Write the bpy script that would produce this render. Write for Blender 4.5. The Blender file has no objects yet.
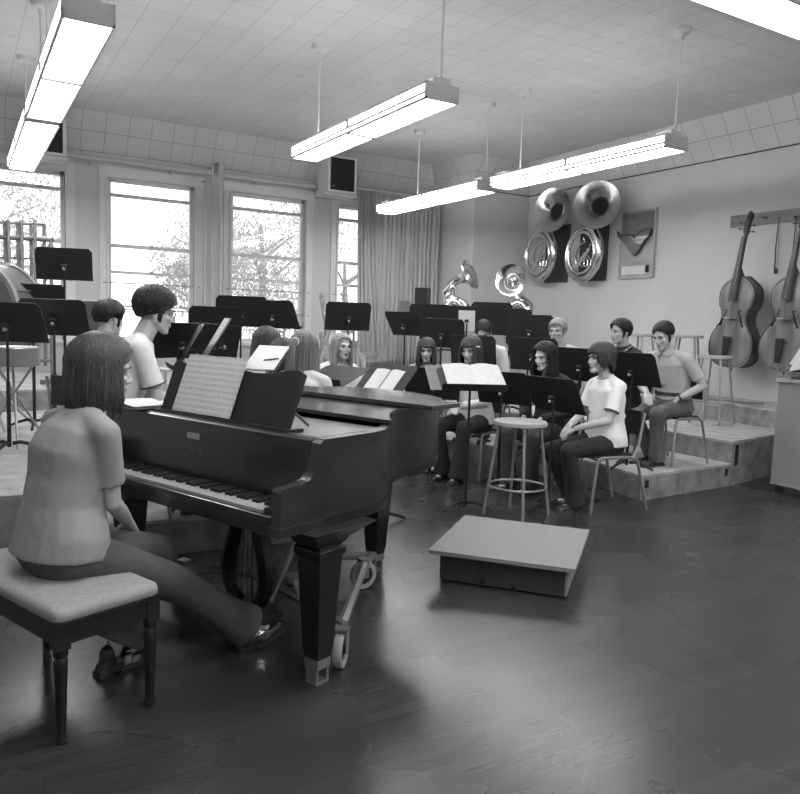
import bpy, bmesh, math, random
import numpy as np
from mathutils import Vector, Matrix, Euler
random.seed(7); np.random.seed(7)
S = bpy.context.scene; COL = S.collection
PI = math.pi
def R(d): return math.radians(d)
def V(*a): return Vector(a)

# ------------------------------------------------------------------ materials
def mat(name, col, rough=.6, metal=0., var=.12, scale=8., bump=0., bscale=60., coat=0., emit=0., stretch=None, spec=.5):
    m = bpy.data.materials.new(name); m.use_nodes = True
    nt = m.node_tree; N = nt.nodes; L = nt.links; b = N['Principled BSDF']
    c = (col, col, col) if not isinstance(col, tuple) else col
    b.inputs['Roughness'].default_value = rough; b.inputs['Metallic'].default_value = metal
    b.inputs['Coat Weight'].default_value = coat; b.inputs['Specular IOR Level'].default_value = spec
    tc = N.new('ShaderNodeTexCoord'); mp = N.new('ShaderNodeMapping')
    L.new(tc.outputs['Object'], mp.inputs['Vector'])
    if stretch: mp.inputs['Scale'].default_value = stretch
    nz = N.new('ShaderNodeTexNoise'); nz.inputs['Scale'].default_value = scale; nz.inputs['Detail'].default_value = 6
    L.new(mp.outputs['Vector'], nz.inputs['Vector'])
    rp = N.new('ShaderNodeValToRGB'); L.new(nz.outputs['Fac'], rp.inputs['Fac'])
    rp.color_ramp.elements[0].position = .3; rp.color_ramp.elements[1].position = .7
    rp.color_ramp.elements[0].color = tuple(max(0, x*(1-var)) for x in c)+(1,)
    rp.color_ramp.elements[1].color = tuple(min(1, x*(1+var)) for x in c)+(1,)
    L.new(rp.outputs['Color'], b.inputs['Base Color'])
    if bump:
        n2 = N.new('ShaderNodeTexNoise'); n2.inputs['Scale'].default_value = bscale; n2.inputs['Detail'].default_value = 4
        L.new(mp.outputs['Vector'], n2.inputs['Vector'])
        bp = N.new('ShaderNodeBump'); bp.inputs['Strength'].default_value = bump; bp.inputs['Distance'].default_value = .01
        L.new(n2.outputs['Fac'], bp.inputs['Height']); L.new(bp.outputs['Normal'], b.inputs['Normal'])
    if emit:
        b.inputs['Emission Color'].default_value = (1, 1, 1, 1); b.inputs['Emission Strength'].default_value = emit
    return m

def grid_mat(name, col, line, size, lw, axes='XY', rough=.8, var=.05, off=(0, 0)):
    """square tiles with thin darker joints, in the object's own metres"""
    m = mat(name, col, rough, var=var, scale=1.5)
    nt = m.node_tree; N = nt.nodes; L = nt.links; b = N['Principled BSDF']
    base = b.inputs['Base Color'].links[0].from_socket
    tc = N.new('ShaderNodeTexCoord'); sx = N.new('ShaderNodeSeparateXYZ'); L.new(tc.outputs['Object'], sx.inputs[0])
    masks = []
    cells = []
    for i, a in enumerate(axes):
        sz = size[i] if isinstance(size, tuple) else size
        ad = N.new('ShaderNodeMath'); ad.operation = 'MULTIPLY_ADD'; L.new(sx.outputs[a], ad.inputs[0])
        ad.inputs[1].default_value = 1/sz; ad.inputs[2].default_value = off[i]+1000
        fr = N.new('ShaderNodeMath'); fr.operation = 'FRACT'; L.new(ad.outputs[0], fr.inputs[0])
        lt = N.new('ShaderNodeMath'); lt.operation = 'LESS_THAN'; L.new(fr.outputs[0], lt.inputs[0]); lt.inputs[1].default_value = lw/sz
        fl = N.new('ShaderNodeMath'); fl.operation = 'FLOOR'; L.new(ad.outputs[0], fl.inputs[0])
        masks.append(lt.outputs[0]); cells.append(fl.outputs[0])
    mx = N.new('ShaderNodeMath'); mx.operation = 'MAXIMUM'; L.new(masks[0], mx.inputs[0]); L.new(masks[1], mx.inputs[1])
    cv = N.new('ShaderNodeCombineXYZ'); L.new(cells[0], cv.inputs[0]); L.new(cells[1], cv.inputs[1])
    wn = N.new('ShaderNodeTexWhiteNoise'); wn.noise_dimensions = '3D'; L.new(cv.outputs[0], wn.inputs['Vector'])
    mr = N.new('ShaderNodeMapRange'); L.new(wn.outputs['Value'], mr.inputs['Value']); mr.inputs['To Min'].default_value = .98; mr.inputs['To Max'].default_value = 1.02
    mul = N.new('ShaderNodeMix'); mul.data_type = 'RGBA'; mul.blend_type = 'MULTIPLY'; mul.inputs['Factor'].default_value = 1
    L.new(base, mul.inputs[6]); L.new(mr.outputs[0], mul.inputs[7])
    mix = N.new('ShaderNodeMix'); mix.data_type = 'RGBA'; L.new(mx.outputs[0], mix.inputs['Factor'])
    L.new(mul.outputs[2], mix.inputs[6]); mix.inputs[7].default_value = (line, line, line, 1)
    L.new(mix.outputs[2], b.inputs['Base Color'])
    return m

# ------------------------------------------------------------------ mesh builder
class MB:
    def __init__(s): s.v = []; s.f = []; s.mi = []; s.cur = 0
    def add(s, vs, fs, M=None):
        o = len(s.v)
        s.v += [tuple(M @ Vector(p)) if M is not None else tuple(p) for p in vs]
        s.f += [tuple(i+o for i in f) for f in fs]; s.mi += [s.cur]*len(fs); return s
    def m(s, i): s.cur = i; return s
    def box(s, c, d, rot=None, M=None, taper=None):
        x, y, z = (k/2 for k in d); vs = []
        tx, ty = taper or (1, 1)
        for dz in (-1, 1):
            for dx, dy in ((-1, -1), (1, -1), (1, 1), (-1, 1)):
                k = (tx, ty) if dz < 0 else (1, 1)
                vs.append(Vector((dx*x*k[0], dy*y*k[1], dz*z)))
        if rot is not None:
            r = Euler(rot).to_matrix(); vs = [r @ p for p in vs]
        vs = [p+Vector(c) for p in vs]
        return s.add(vs, [(3, 2, 1, 0), (4, 5, 6, 7), (0, 1, 5, 4), (1, 2, 6, 5), (2, 3, 7, 6), (3, 0, 4, 7)], M)
    def tube(s, pts, rad, n=8, closed=False, M=None, caps=True, flat=None):
        pts = [Vector(p) for p in pts]; k = len(pts)
        if not isinstance(rad, (list, tuple)): rad = [rad]*k
        vs = []; fs = []; up = None
        for i, p in enumerate(pts):
            a = pts[(i-1) % k] if closed or i else pts[0]; b = pts[(i+1) % k] if closed or i < k-1 else pts[-1]
            t = (b-a)
            t = t.normalized() if t.length > 1e-9 else Vector((0, 0, 1))
            if up is None:
                up = Vector((0, 0, 1)) if abs(t.z) < .9 else Vector((0, 1, 0))
            e1 = up-t*up.dot(t)
            if e1.length < 1e-6: e1 = t.orthogonal()
            e1.normalize(); e2 = t.cross(e1); up = e1
            fl = flat or 1
            for j in range(n):
                an = 2*PI*j/n; vs.append(p+(e1*math.cos(an)*fl+e2*math.sin(an))*rad[i])
        m = k if closed else k-1
        for i in range(m):
            for j in range(n):
                a = i*n+j; b = i*n+(j+1) % n; c = ((i+1) % k)*n+(j+1) % n; d = ((i+1) % k)*n+j
                fs.append((a, b, c, d))
        if not closed and caps: fs += [tuple(range(n-1, -1, -1)), tuple(range((k-1)*n, k*n))]
        return s.add(vs, fs, M)
    def cyl(s, a, b, r1, r2=None, n=16, M=None): return s.tube([a, b], [r1, r1 if r2 is None else r2], n, M=M)
    def capsule(s, a, b, r1, r2=None, n=10, M=None):
        a = Vector(a); b = Vector(b); r2 = r1 if r2 is None else r2; d = (b-a); d = d.normalized() if d.length > 1e-6 else Vector((0, 0, 1))
        P = []; Q = []
        for an in (80, 50, 20): P.append(a-d*r1*math.sin(R(an))); Q.append(r1*math.cos(R(an)))
        P += [a, b]; Q += [r1, r2]
        for an in (20, 50, 80): P.append(b+d*r2*math.sin(R(an))); Q.append(r2*math.cos(R(an)))
        return s.tube(P, Q, n, M=M)
    def ell(s, c, r, M=None, nu=14, nv=9, rot=None):
        vs = []; fs = []
        for i in range(nv+1):
            th = PI*i/nv
            th = min(max(th, .02), PI-.02)
            for j in range(nu):
                ph = 2*PI*j/nu
                vs.append(Vector((r[0]*math.sin(th)*math.cos(ph), r[1]*math.sin(th)*math.sin(ph), r[2]*math.cos(th))))
        for i in range(nv):
            for j in range(nu):
                fs.append((i*nu+j, (i+1)*nu+j, (i+1)*nu+(j+1) % nu, i*nu+(j+1) % nu))
        fs += [tuple(range(nu)), tuple(range((nv+1)*nu-1, nv*nu-1, -1))]
        if rot is not None:
            q = Euler(rot).to_matrix(); vs = [q @ p for p in vs]
        return s.add([p+Vector(c) for p in vs], fs, M)
    def lathe(s, prof, n=24, M=None):
        """profile of (radius, z) about local z"""
        vs = []; fs = []; k = len(prof)
        for r, z in prof:
            for j in range(n): vs.append((r*math.cos(2*PI*j/n), r*math.sin(2*PI*j/n), z))
        for i in range(k-1):
            for j in range(n): fs.append((i*n+j, i*n+(j+1) % n, (i+1)*n+(j+1) % n, (i+1)*n+j))
        if prof[0][0] > 1e-4: fs.append(tuple(range(n-1, -1, -1)))
        if prof[-1][0] > 1e-4: fs.append(tuple(range((k-1)*n, k*n)))
        return s.add(vs, fs, M)
    def shell(s, prof, n=24, M=None):
        vs = []; fs = []; k = len(prof)
        for r, z in prof:
            for j in range(n): vs.append((r*math.cos(2*PI*j/n), r*math.sin(2*PI*j/n), z))
        for i in range(k-1):
            for j in range(n): fs.append((i*n+j, i*n+(j+1) % n, (i+1)*n+(j+1) % n, (i+1)*n+j))
        return s.add(vs, fs, M)
    def prism(s, poly, z0, z1, M=None):
        n = len(poly); vs = [(p[0], p[1], z0) for p in poly]+[(p[0], p[1], z1) for p in poly]
        fs = [tuple(range(n-1, -1, -1)), tuple(range(n, 2*n))]+[(i, (i+1) % n, n+(i+1) % n, n+i) for i in range(n)]
        return s.add(vs, fs, M)
    def ringwall(s, outer, inner, z0, z1, M=None, closed=True):
        n = len(outer); vs = []
        for P, z in ((outer, z0), (outer, z1), (inner, z1), (inner, z0)): vs += [(p[0], p[1], z) for p in P]
        fs = []
        for i in range(n if closed else n-1):
            j = (i+1) % n
            for a in range(4):
                b = (a+1) % 4; fs.append((a*n+i, a*n+j, b*n+j, b*n+i))
        return s.add(vs, fs, M)
    def loft(s, rings, M=None):
        """rings: list of lists of points, equal length, capped"""
        n = len(rings[0]); vs = [p for r in rings for p in r]; fs = []
        for i in range(len(rings)-1):
            for j in range(n): fs.append((i*n+j, i*n+(j+1) % n, (i+1)*n+(j+1) % n, (i+1)*n+j))
        fs += [tuple(range(n-1, -1, -1)), tuple(range((len(rings)-1)*n, len(rings)*n))]
        return s.add(vs, fs, M)
    def mesh(s, name, fix=True):
        me = bpy.data.meshes.new(name); me.from_pydata(s.v, [], s.f)
        me.polygons.foreach_set('material_index', s.mi); me.update()
        if fix:
            bm = bmesh.new(); bm.from_mesh(me); bmesh.ops.recalc_face_normals(bm, faces=bm.faces); bm.to_mesh(me); bm.free()
        return me
    def build(s, name, mats, parent=None, smooth=35, bevel=0, loc=None, rot=None):
        me = s.mesh(name)
        return link(name, me, mats, parent, smooth, bevel, loc, rot)

def link(name, me, mats, parent=None, smooth=35, bevel=0, loc=None, rot=None):
    for m in (mats if isinstance(mats, (list, tuple)) else [mats]): me.materials.append(m)
    o = bpy.data.objects.new(name, me); COL.objects.link(o)
    if parent is not None: o.parent = parent
    if loc is not None: o.location = loc
    if rot is not None: o.rotation_euler = rot
    if bevel:
        md = o.modifiers.new('bevel', 'BEVEL'); md.width = bevel; md.segments = 2; md.limit_method = 'ANGLE'; md.angle_limit = R(40)
    if smooth:
        me.polygons.foreach_set('use_smooth', [True]*len(me.polygons))
        me.set_sharp_from_angle(angle=R(smooth))
    return o

def remesh(mb, voxel, smooth=4, fac=.5, name='tmp'):
    me = mb.mesh(name); o = bpy.data.objects.new(name, me); COL.objects.link(o)
    r = o.modifiers.new('r', 'REMESH'); r.mode = 'VOXEL'; r.voxel_size = voxel; r.use_smooth_shade = True
    if smooth:
        q = o.modifiers.new('s', 'SMOOTH'); q.iterations = smooth; q.factor = fac
    dg = bpy.context.evaluated_depsgraph_get()
    out = bpy.data.meshes.new_from_object(o.evaluated_get(dg))
    bpy.data.objects.remove(o); bpy.data.meshes.remove(me)
    return out

def smooth_path(pts, n=6):
    """Catmull-Rom samples through the points"""
    P = [Vector(p) for p in pts]; P = [P[0]*2-P[1]]+P+[P[-1]*2-P[-2]]; out = []
    for i in range(1, len(P)-2):
        a, b, c, d = P[i-1:i+3]
        for k in range(n):
            t = k/n; out.append(((b*2)+(c-a)*t+(a*2-b*5+c*4-d)*t*t+(b*3-a-c*3+d)*t**3)*.5)
    return out+[P[-2]]
def tag(o, label, cat, group=None, kind=None):
    if label: o['label'] = label
    if cat: o['category'] = cat
    if group: o['group'] = group
    if kind: o['kind'] = kind
    return o
def thing(name, label, cat, loc=(0, 0, 0), rotz=0, group=None, rot=None):
    o = bpy.data.objects.new(name, None); COL.objects.link(o); o.empty_display_size = .1
    o.location = loc; o.rotation_euler = rot if rot else (0, 0, rotz)
    return tag(o, label, cat, group)
def struct(o): o['kind'] = 'structure'; return o
def dup(root, loc, rotz, label, group=None, rot=None):
    r = root.copy(); COL.objects.link(r); r.location = loc; r.rotation_euler = rot if rot else (0, 0, rotz)
    r['label'] = label
    if group: r['group'] = group
    for ch in list(root.children):
        c = ch.copy(); COL.objects.link(c); c.parent = r
        for g in list(ch.children):
            d = g.copy(); COL.objects.link(d); d.parent = c
    return r
def frame(pos, d, up=(0, 0, 1)):
    """matrix whose local z points along d"""
    z = Vector(d).normalized(); x = Vector(up).cross(z)
    if x.length < 1e-5: x = z.orthogonal()
    x.normalize(); y = z.cross(x)
    M = Matrix((x, y, z)).transposed().to_4x4(); M.translation = Vector(pos); return M
# ================================================================== SETTING
WX, WY, ZC, ZB, CD = 8.5, 11.47, 4.155, 3.676, .323     # right wall, window wall, ceiling, cove foot, cove depth
JX, JY = 7.36, 10.30                                     # wall jog in the far corner
LX, FY = -2.4, -2.6                                      # left wall, wall behind the photographer
M_wall = mat('wall paint', .54, .75, var=.05, scale=1.2, bump=.05, bscale=90)
M_trim = mat('trim paint', .64, .5, var=.05, scale=3)
M_ceil = grid_mat('ceiling tile', .62, .40, .305, .006, 'XY', off=(.1, .35))
M_coveX = grid_mat('cove tile X', .54, .2, (.305, .2395), .006, 'XZ', off=(.1, -.349))
M_coveY = grid_mat('cove tile Y', .54, .2, (.305, .2395), .006, 'YZ', off=(.3, -.349))
# floor: dark hardwood strips along x with worn patches
def floor_mat():
    m = mat('floor boards', .034, .3, var=.04, scale=1.3, coat=0)
    nt = m.node_tree; N = nt.nodes; L = nt.links; b = N['Principled BSDF']
    base = b.inputs['Base Color'].links[0].from_socket
    tc = N.new('ShaderNodeTexCoord'); br = N.new('ShaderNodeTexBrick'); L.new(tc.outputs['Object'], br.inputs['Vector'])
    br.inputs['Scale'].default_value = 1; br.inputs['Brick Width'].default_value = 1.6; br.inputs['Row Height'].default_value = .057
    br.inputs['Mortar Size'].default_value = .0012; br.inputs['Color1'].default_value = (.8, .8, .8, 1); br.inputs['Color2'].default_value = (1.15, 1.15, 1.15, 1)
    br.inputs['Mortar'].default_value = (.55, .55, .55, 1); br.offset = .37
    mul = N.new('ShaderNodeMix'); mul.data_type = 'RGBA'; mul.blend_type = 'MULTIPLY'; mul.inputs['Factor'].default_value = 1
    L.new(base, mul.inputs[6]); L.new(br.outputs['Color'], mul.inputs[7])
    mp = N.new('ShaderNodeMapping'); mp.inputs['Scale'].default_value = (3, 45, 1); L.new(tc.outputs['Object'], mp.inputs['Vector'])
    nz = N.new('ShaderNodeTexNoise'); nz.inputs['Scale'].default_value = 1; nz.inputs['Detail'].default_value = 5; L.new(mp.outputs['Vector'], nz.inputs['Vector'])
    mr = N.new('ShaderNodeMapRange'); mr.inputs['To Min'].default_value = .7; mr.inputs['To Max'].default_value = 1.3; L.new(nz.outputs['Fac'], mr.inputs['Value'])
    mu2 = N.new('ShaderNodeMix'); mu2.data_type = 'RGBA'; mu2.blend_type = 'MULTIPLY'; mu2.inputs['Factor'].default_value = 1
    L.new(mul.outputs[2], mu2.inputs[6]); L.new(mr.outputs[0], mu2.inputs[7]); L.new(mu2.outputs[2], b.inputs['Base Color'])
    n3 = N.new('ShaderNodeTexNoise'); n3.inputs['Scale'].default_value = 1.6; n3.inputs['Detail'].default_value = 2; L.new(tc.outputs['Object'], n3.inputs['Vector'])
    m3 = N.new('ShaderNodeMapRange'); m3.inputs['To Min'].default_value = .22; m3.inputs['To Max'].default_value = .33; L.new(n3.outputs['Fac'], m3.inputs['Value'])
    L.new(m3.outputs[0], b.inputs['Roughness'])
    return m
M_floor = floor_mat()
struct(MB().box(((LX+WX)/2, (FY+WY)/2, -.05), (WX-LX+.4, WY-FY+.4, .1)).build('floor', M_floor, smooth=0))
struct(MB().box(((LX+WX)/2, (FY+WY)/2, ZC+.05), (WX-LX+.4, WY-FY+.4, .1)).build('ceiling', M_ceil, smooth=0))
struct(MB().box((WX+.1, (FY+WY)/2, ZC/2), (.2, WY-FY+.4, ZC)).build('wall_right', M_wall, smooth=0))
struct(MB().box((LX-.1, (FY+WY)/2, ZC/2), (.2, WY-FY+.4, ZC)).build('wall_left', M_wall, smooth=0))
struct(MB().box(((LX+WX)/2, FY-.1, ZC/2), (WX-LX+.4, .2, ZC)).build('wall_front', M_wall, smooth=0))
struct(MB().box(((JX+WX)/2, (JY+WY)/2, ZC/2), (WX-JX-.002, WY-JY-.002, ZC-.002)).build('wall_corner', M_wall, smooth=0))
# window wall: piers and spandrels round the openings
WINS = [(-2.0, -.7), (.06, 1.30), (1.86, 3.08), (3.64, 4.87), (5.44, 6.66)]  # leftmost opening is unseen, added for the daylight it lets in
ZS, ZT = 1.06, 3.36
mb = MB(); x = LX-.2; T = .28
for a, b in WINS:
    mb.box(((x+a)/2, WY+T/2, ZC/2), (a-x, T, ZC)); mb.box(((a+b)/2, WY+T/2, ZS/2), (b-a, T, ZS)); mb.box(((a+b)/2, WY+T/2, (ZT+ZC)/2), (b-a, T, ZC-ZT)); x = b
mb.box(((x+WX+.2)/2, WY+T/2, ZC/2), (WX+.2-x, T, ZC))
struct(mb.build('wall_back', M_wall, smooth=0))
# coved ceiling edge
def cove(name, pts, m):
    mb = MB(); mb.loft([[Vector(p) for p in r] for r in pts]); return struct(mb.build(name, m, smooth=0))
def xs(x, y): return (x, y)
cove('trim_1', [[(LX, WY, ZB), (LX, WY, ZC), (LX, WY-CD, ZC)], [(JX, WY, ZB), (JX, WY, ZC), (JX-CD, WY-CD, ZC)]], M_coveX)
cove('trim_2', [[(WX, FY, ZB), (WX-CD, FY, ZC), (WX, FY, ZC)], [(WX, JY, ZB), (WX-CD, JY-CD, ZC), (WX, JY, ZC)]], M_coveY)
cove('trim_3', [[(JX, JY, ZB), (JX-CD, JY-CD, ZC), (JX, JY, ZC)], [(JX, WY, ZB), (JX-CD, WY-CD, ZC), (JX, WY, ZC)]], M_coveY)
cove('trim_4', [[(JX, JY, ZB), (JX, JY, ZC), (JX-CD, JY-CD, ZC)], [(WX, JY, ZB), (WX, JY, ZC), (WX-CD, JY-CD, ZC)]], M_coveX)
M_line = mat('dark bead', .06, .7)
struct(MB().box((WX-.008, (FY+JY)/2, ZB), (.016, JY-FY, .014)).build('trim_5', M_line, smooth=0))
struct(MB().box(((JX+WX)/2, JY-.006, ZB), (WX-JX, .012, .014)).build('trim_6', M_line, smooth=0))
struct(MB().box((WX-.012, (FY+JY)/2, .05), (.024, JY-FY, .1)).build('baseboard_right', M_trim, smooth=0))
struct(MB().box(((LX+JX)/2, WY-.012, .05), (JX-LX, .024, .1)).build('baseboard_back', M_trim, smooth=0))

M_glass = bpy.data.materials.new('window glass'); M_glass.use_nodes = True
nt = M_glass.node_tree; nt.nodes.clear(); o_ = nt.nodes.new('ShaderNodeOutputMaterial'); mx = nt.nodes.new('ShaderNodeMixShader')
tr = nt.nodes.new('ShaderNodeBsdfTransparent'); gl = nt.nodes.new('ShaderNodeBsdfGlossy'); gl.inputs['Roughness'].default_value = .03
fr = nt.nodes.new('ShaderNodeFresnel'); fr.inputs['IOR'].default_value = 1.3
nt.links.new(fr.outputs[0], mx.inputs[0]); nt.links.new(tr.outputs[0], mx.inputs[1]); nt.links.new(gl.outputs[0], mx.inputs[2]); nt.links.new(mx.outputs[0], o_.inputs[0])
for i, (a, b) in enumerate(WINS):
    cx = (a+b)/2; w = b-a
    f = MB()
    y0 = WY+.10
    for X in (a+.025, b-.025): f.box((X, y0, (ZS+ZT)/2), (.05, .09, ZT-ZS))
    for Z in (ZS+.03, ZT-.02): f.box((cx, y0, Z), (w, .09, .06))
    for Z, h in ((3.13, .045), (2.42, .05), (2.045, .04), (1.56, .03)): f.box((cx, y0, Z), (w-.05, .07, h))
    f.box((cx, y0-.045, 2.445), (.05, .03, .03)); f.box((cx, y0-.045, 2.07), (.05, .03, .03))
    wo = struct(f.build('window_%d' % (i+1), M_trim, smooth=0))
    MB().box((cx, y0+.01, (ZS+ZT)/2), (w-.06, .006, ZT-ZS-.06)).build('glass_pane', M_glass, wo, smooth=0)
    c = MB()
    for X in (a-.06, b+.06): c.box((X, WY-.012, (ZS+ZT)/2), (.12, .05, ZT-ZS)); c.box((X+(.045 if X < cx else -.045), WY-.03, (ZS+ZT)/2-.01), (.03, .07, ZT-ZS-.03))
    c.box((cx, WY-.015, ZT+.071), (w+.26, .06, .14)); c.box((cx, WY-.04, ZS-.02), (w+.26, .14, .05)); c.box((cx, WY-.012, ZS-.1), (w+.2, .04, .12))
    c.build('casing', M_trim, wo, smooth=0)
    g = MB()
    for Z in (1.885, 1.51): g.cyl((a-.08, WY-.05, Z), (b+.08, WY-.05, Z), .008, n=8)
    g.build('guard_bar', mat('guard bar', .3, .5), wo)
# pipes
M_pipe = mat('painted pipe', .5, .4, var=.06)
hp = thing('heating_pipe', 'long horizontal painted pipe running under the sloped ceiling tiles above the windows', 'pipe', (0, 0, 0))
MB().cyl((1.3, WY-.10, 3.575), (5.1, WY-.10, 3.575), .036, n=12).build('run', M_pipe, hp)
for X in (1.62, 2.72, 3.99): MB().box((X, WY-.05, 3.54), (.03, .10, .1)).build('bracket', M_pipe, hp)
for X, r, zt, z0, lab in ((3.30, .017, 3.66, .1, 'thin painted vertical pipe between the two middle windows, beside the thickest riser pipe'), (3.42, .034, 3.72, .1, 'thickest painted vertical pipe rising between the two middle windows'), (3.19, .016, 3.44, .1, 'shortest thin vertical pipe with a cap, beside the second window casing')):
    p = MB(); p.tube([(X, WY-.2, 0), (X, WY-.2, z0), (X, WY-.2, zt-.06), (X, WY-.18, zt-.01), (X, WY-.06, zt)], r, 12)
    o = p.build('riser_pipe', M_pipe); tag(o, lab, 'pipe')
    for zc_ in (zt-.13, 2.02): MB().cyl((X, WY-.2, zc_-.03), (X, WY-.2, zc_+.03), r*1.25, n=12).build('coupling', M_pipe, o)

# curtain
M_curt = mat('curtain cloth', .42, .95, var=.1, scale=3, stretch=(6, 6, .4))
def curtain_bm(x0, x1, ztop, zbot, seed, amp, folds):
    rnd = random.Random(seed); n = 180; rows = 14; vs = []; fs = []
    ph = [rnd.uniform(0, 6) for _ in range(4)]
    for j in range(rows+1):
        v = j/rows
        for i in range(n+1):
            u = i/n; a = amp*(.6+.4*v)
            y = a*(math.sin(u*folds*2*PI+ph[0]+.25*math.sin(3*v+ph[1]))+.45*math.sin(u*folds*4.7*PI+ph[2]+v)+.3*math.sin(u*9+ph[3]))
            xx = x0+(x1-x0)*u+.012*math.sin(u*folds*4*PI+ph[1])
            if seed == 3: xx += .32*v*v*(.3+.7*u)-.02
            vs.append((xx, WY-.24+y, ztop+(zbot-ztop)*v))
    for j in range(rows):
        for i in range(n): a = j*(n+1)+i; fs.append((a, a+1, a+n+2, a+n+1))
    m = MB(); m.add(vs, fs); return m
cu = thing('curtain', 'pleated light grey curtain drawn over the window beside the far corner', 'curtain', (0, 0, 0))
for nm, bm in (('gathered_panel', curtain_bm(5.72, 6.12, 3.6, .66, 3, .035, 6)), ('drawn_panel', curtain_bm(6.1, 7.33, 3.58, .66, 5, .03, 14))):
    o = bm.build(nm, M_curt, cu, smooth=80); md = o.modifiers.new('t', 'SOLIDIFY'); md.thickness = .006
MB().cyl((5.66, WY-.24, 3.61), (7.35, WY-.24, 3.61), .016, n=10).build('rod', M_trim, cu)

# outside: ground, trees
M_gnd = mat('outside grass', .35, .9, var=.3, scale=2)
struct(MB().box((4, 26, -1.05), (60, 28.4, .1)).build('ground', M_gnd, smooth=0))
def tree(x, y, h, r, n, seed, label, albedo):
    rnd = random.Random(seed)
    t = thing('tree', label, 'tree', (x, y, -1.0))
    tk = MB(); tk.tube([(0, 0, 0), (.05, 0, h*.4), (-.03, .05, h*.8)], [.16, .12, .04], 10)
    for k in range(9):
        a = rnd.uniform(0, 6.3); z = h*rnd.uniform(.35, .75); l = r*rnd.uniform(.5, .9)
        tk.tube([(0, 0, z), (math.cos(a)*l*.5, math.sin(a)*l*.5, z+l*.35), (math.cos(a)*l, math.sin(a)*l, z+l*.6)], [.05, .03, .012], 6)
    tk.build('trunk', mat('bark', albedo*.8, .9), t)
    vs = []; fs = []
    for k in range(n):
        c = rnd.gauss(0, 1), rnd.gauss(0, 1), rnd.gauss(0, 1); q = Vector(c).normalized()*r*rnd.random()**.4
        cl = rnd.randrange(14); random_c = Vector((math.sin(cl*2.4)*r*.55, math.cos(cl*2.4)*r*.55, math.sin(cl*1.3)*r*.5))
        p = random_c+q*.55+Vector((0, 0, h*.62)); s = rnd.uniform(.026, .055)
        e = Euler((rnd.uniform(0, 6), rnd.uniform(0, 6), rnd.uniform(0, 6))).to_matrix(); o = len(vs)
        vs += [p+e @ Vector(w) for w in ((-s, 0, 0), (0, -s*.5, 0), (s, 0, 0), (0, s*.5, 0))]; fs.append((o, o+1, o+2, o+3))
    m = MB(); m.add(vs, fs); me = m.mesh('foliage', fix=False); link('foliage', me, mat('leaf', albedo, .7, var=.3, scale=3), t, smooth=0)
tree(.2, 17.5, 5.6, 2.2, 13000, 1, 'leafy tree seen through the window at the photo\'s left edge', .42)
tree(4.35, 15.6, 5.2, 1.0, 4500, 2, 'small leafy tree at the edge of the second window from the left', .42)
tree(6.7, 18.5, 6.0, 2.3, 19000, 3, 'broad leafy tree filling the window between the pipes and the curtain', .40)
tree(9.6, 19.6, 5.2, 1.2, 500, 4, 'thin sparse tree seen through the narrow window beside the curtain', .3)

# ================================================================== LAMPS
M_lampbody = mat('lamp enamel', .62, .4, var=.03)
LAMP_E = 22.0
M_dtop = mat('lamp top glow', .8, .5, var=0, emit=LAMP_E*.14)
M_strip = mat('grey divider', .035, .6)
M_diff = mat('lit diffuser', .8, .5, var=0, emit=LAMP_E)
M_dside = mat('lit side panel', .8, .5, var=0, emit=LAMP_E*.5)
def lamp_proto(label, loc, rz=0, rods=(-1.28, .95), Lh=1.31, w=.29, h=.125):
    """fluorescent fixture, local y along its length, origin at the middle of its underside"""
    t = thing('pendant_light', label, 'lamp', loc, rz, 'fluorescent pendant lights')
    b = MB()
    for s in (-1, 1):
        b.box((0, s*(Lh-.012), h/2), (w, .024, h)); b.box((0, s*(Lh-.10), h+.02), (.14, .18, .05))
        b.box((s*(w/2-.008), 0, .006), (.016, 2*Lh, .018)); b.box((s*(w/2-.006), 0, h*.36), (.014, 2*Lh, .02)); b.box((s*(w/2-.006), 0, h-.008), (.014, 2*Lh, .02))
    b.box((0, 0, h), (w-.02, 2*Lh-.03, .012)); dv = MB(); dv.box((0, 0, .003), (w-.03, .034, .024)); dv.build('divider_strip', M_strip, t, smooth=0)
    for s in (-1, 1): dv = MB(); dv.box((s*(w/2-.002), 0, h*.66), (.014, .026, h*.55)); dv.build('divider_strip', M_strip, t, smooth=0)
    b.build('housing', M_lampbody, t, smooth=0)
    for s in (-1, 1): MB().box((0, s*Lh/2, .008), (w-.034, Lh-.03, .008)).build('diffuser', M_diff, t, smooth=0)
    for s in (-1, 1): MB().box((s*(w/2-.012), 0, h*.68), (.008, 2*Lh-.05, h*.56)).build('side_panel', M_dside, t, smooth=0)
    MB().box((0, 0, h+.008), (w-.08, 2*Lh-.1, .006)).build('top_panel', M_dtop, t, smooth=0)
    for q in rods:
        rr = MB().cyl((0, q, h+.0), (0, q, ZC-3.1-.02), .009, n=8).build('hanger_rod', M_lampbody, t)
        MB().lathe([(.018, -.10), (.022, -.07), (.075, -.05), (.085, -.015), (.085, .003)], 20, Matrix.Translation((0, q, ZC-3.1-.003))).build('canopy', M_lampbody, t)
    return t
lamp_proto('near fluorescent pendant of the row over the piano, cut by the photo\'s top edge', (.68, 6.11, 3.1))
lamp_proto('far fluorescent pendant of the row over the piano, hanging closest to the window wall', (.68, 8.86, 3.1), 0, (-1.25, .46))
lamp_proto('single fluorescent pendant in the middle row, pointing at the wall speaker', (3.14, 6.17, 3.1))
lamp_proto('far fluorescent pendant of the long row, hanging before the curtain and far corner', (5.66, 8.98, 3.1), 0, (-1.28, .34))
lamp_proto('fluorescent pendant of the long row, hanging in front of the wall-mounted sousaphones', (5.66, 6.13, 3.1), 0, (-1.28, .92))
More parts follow.
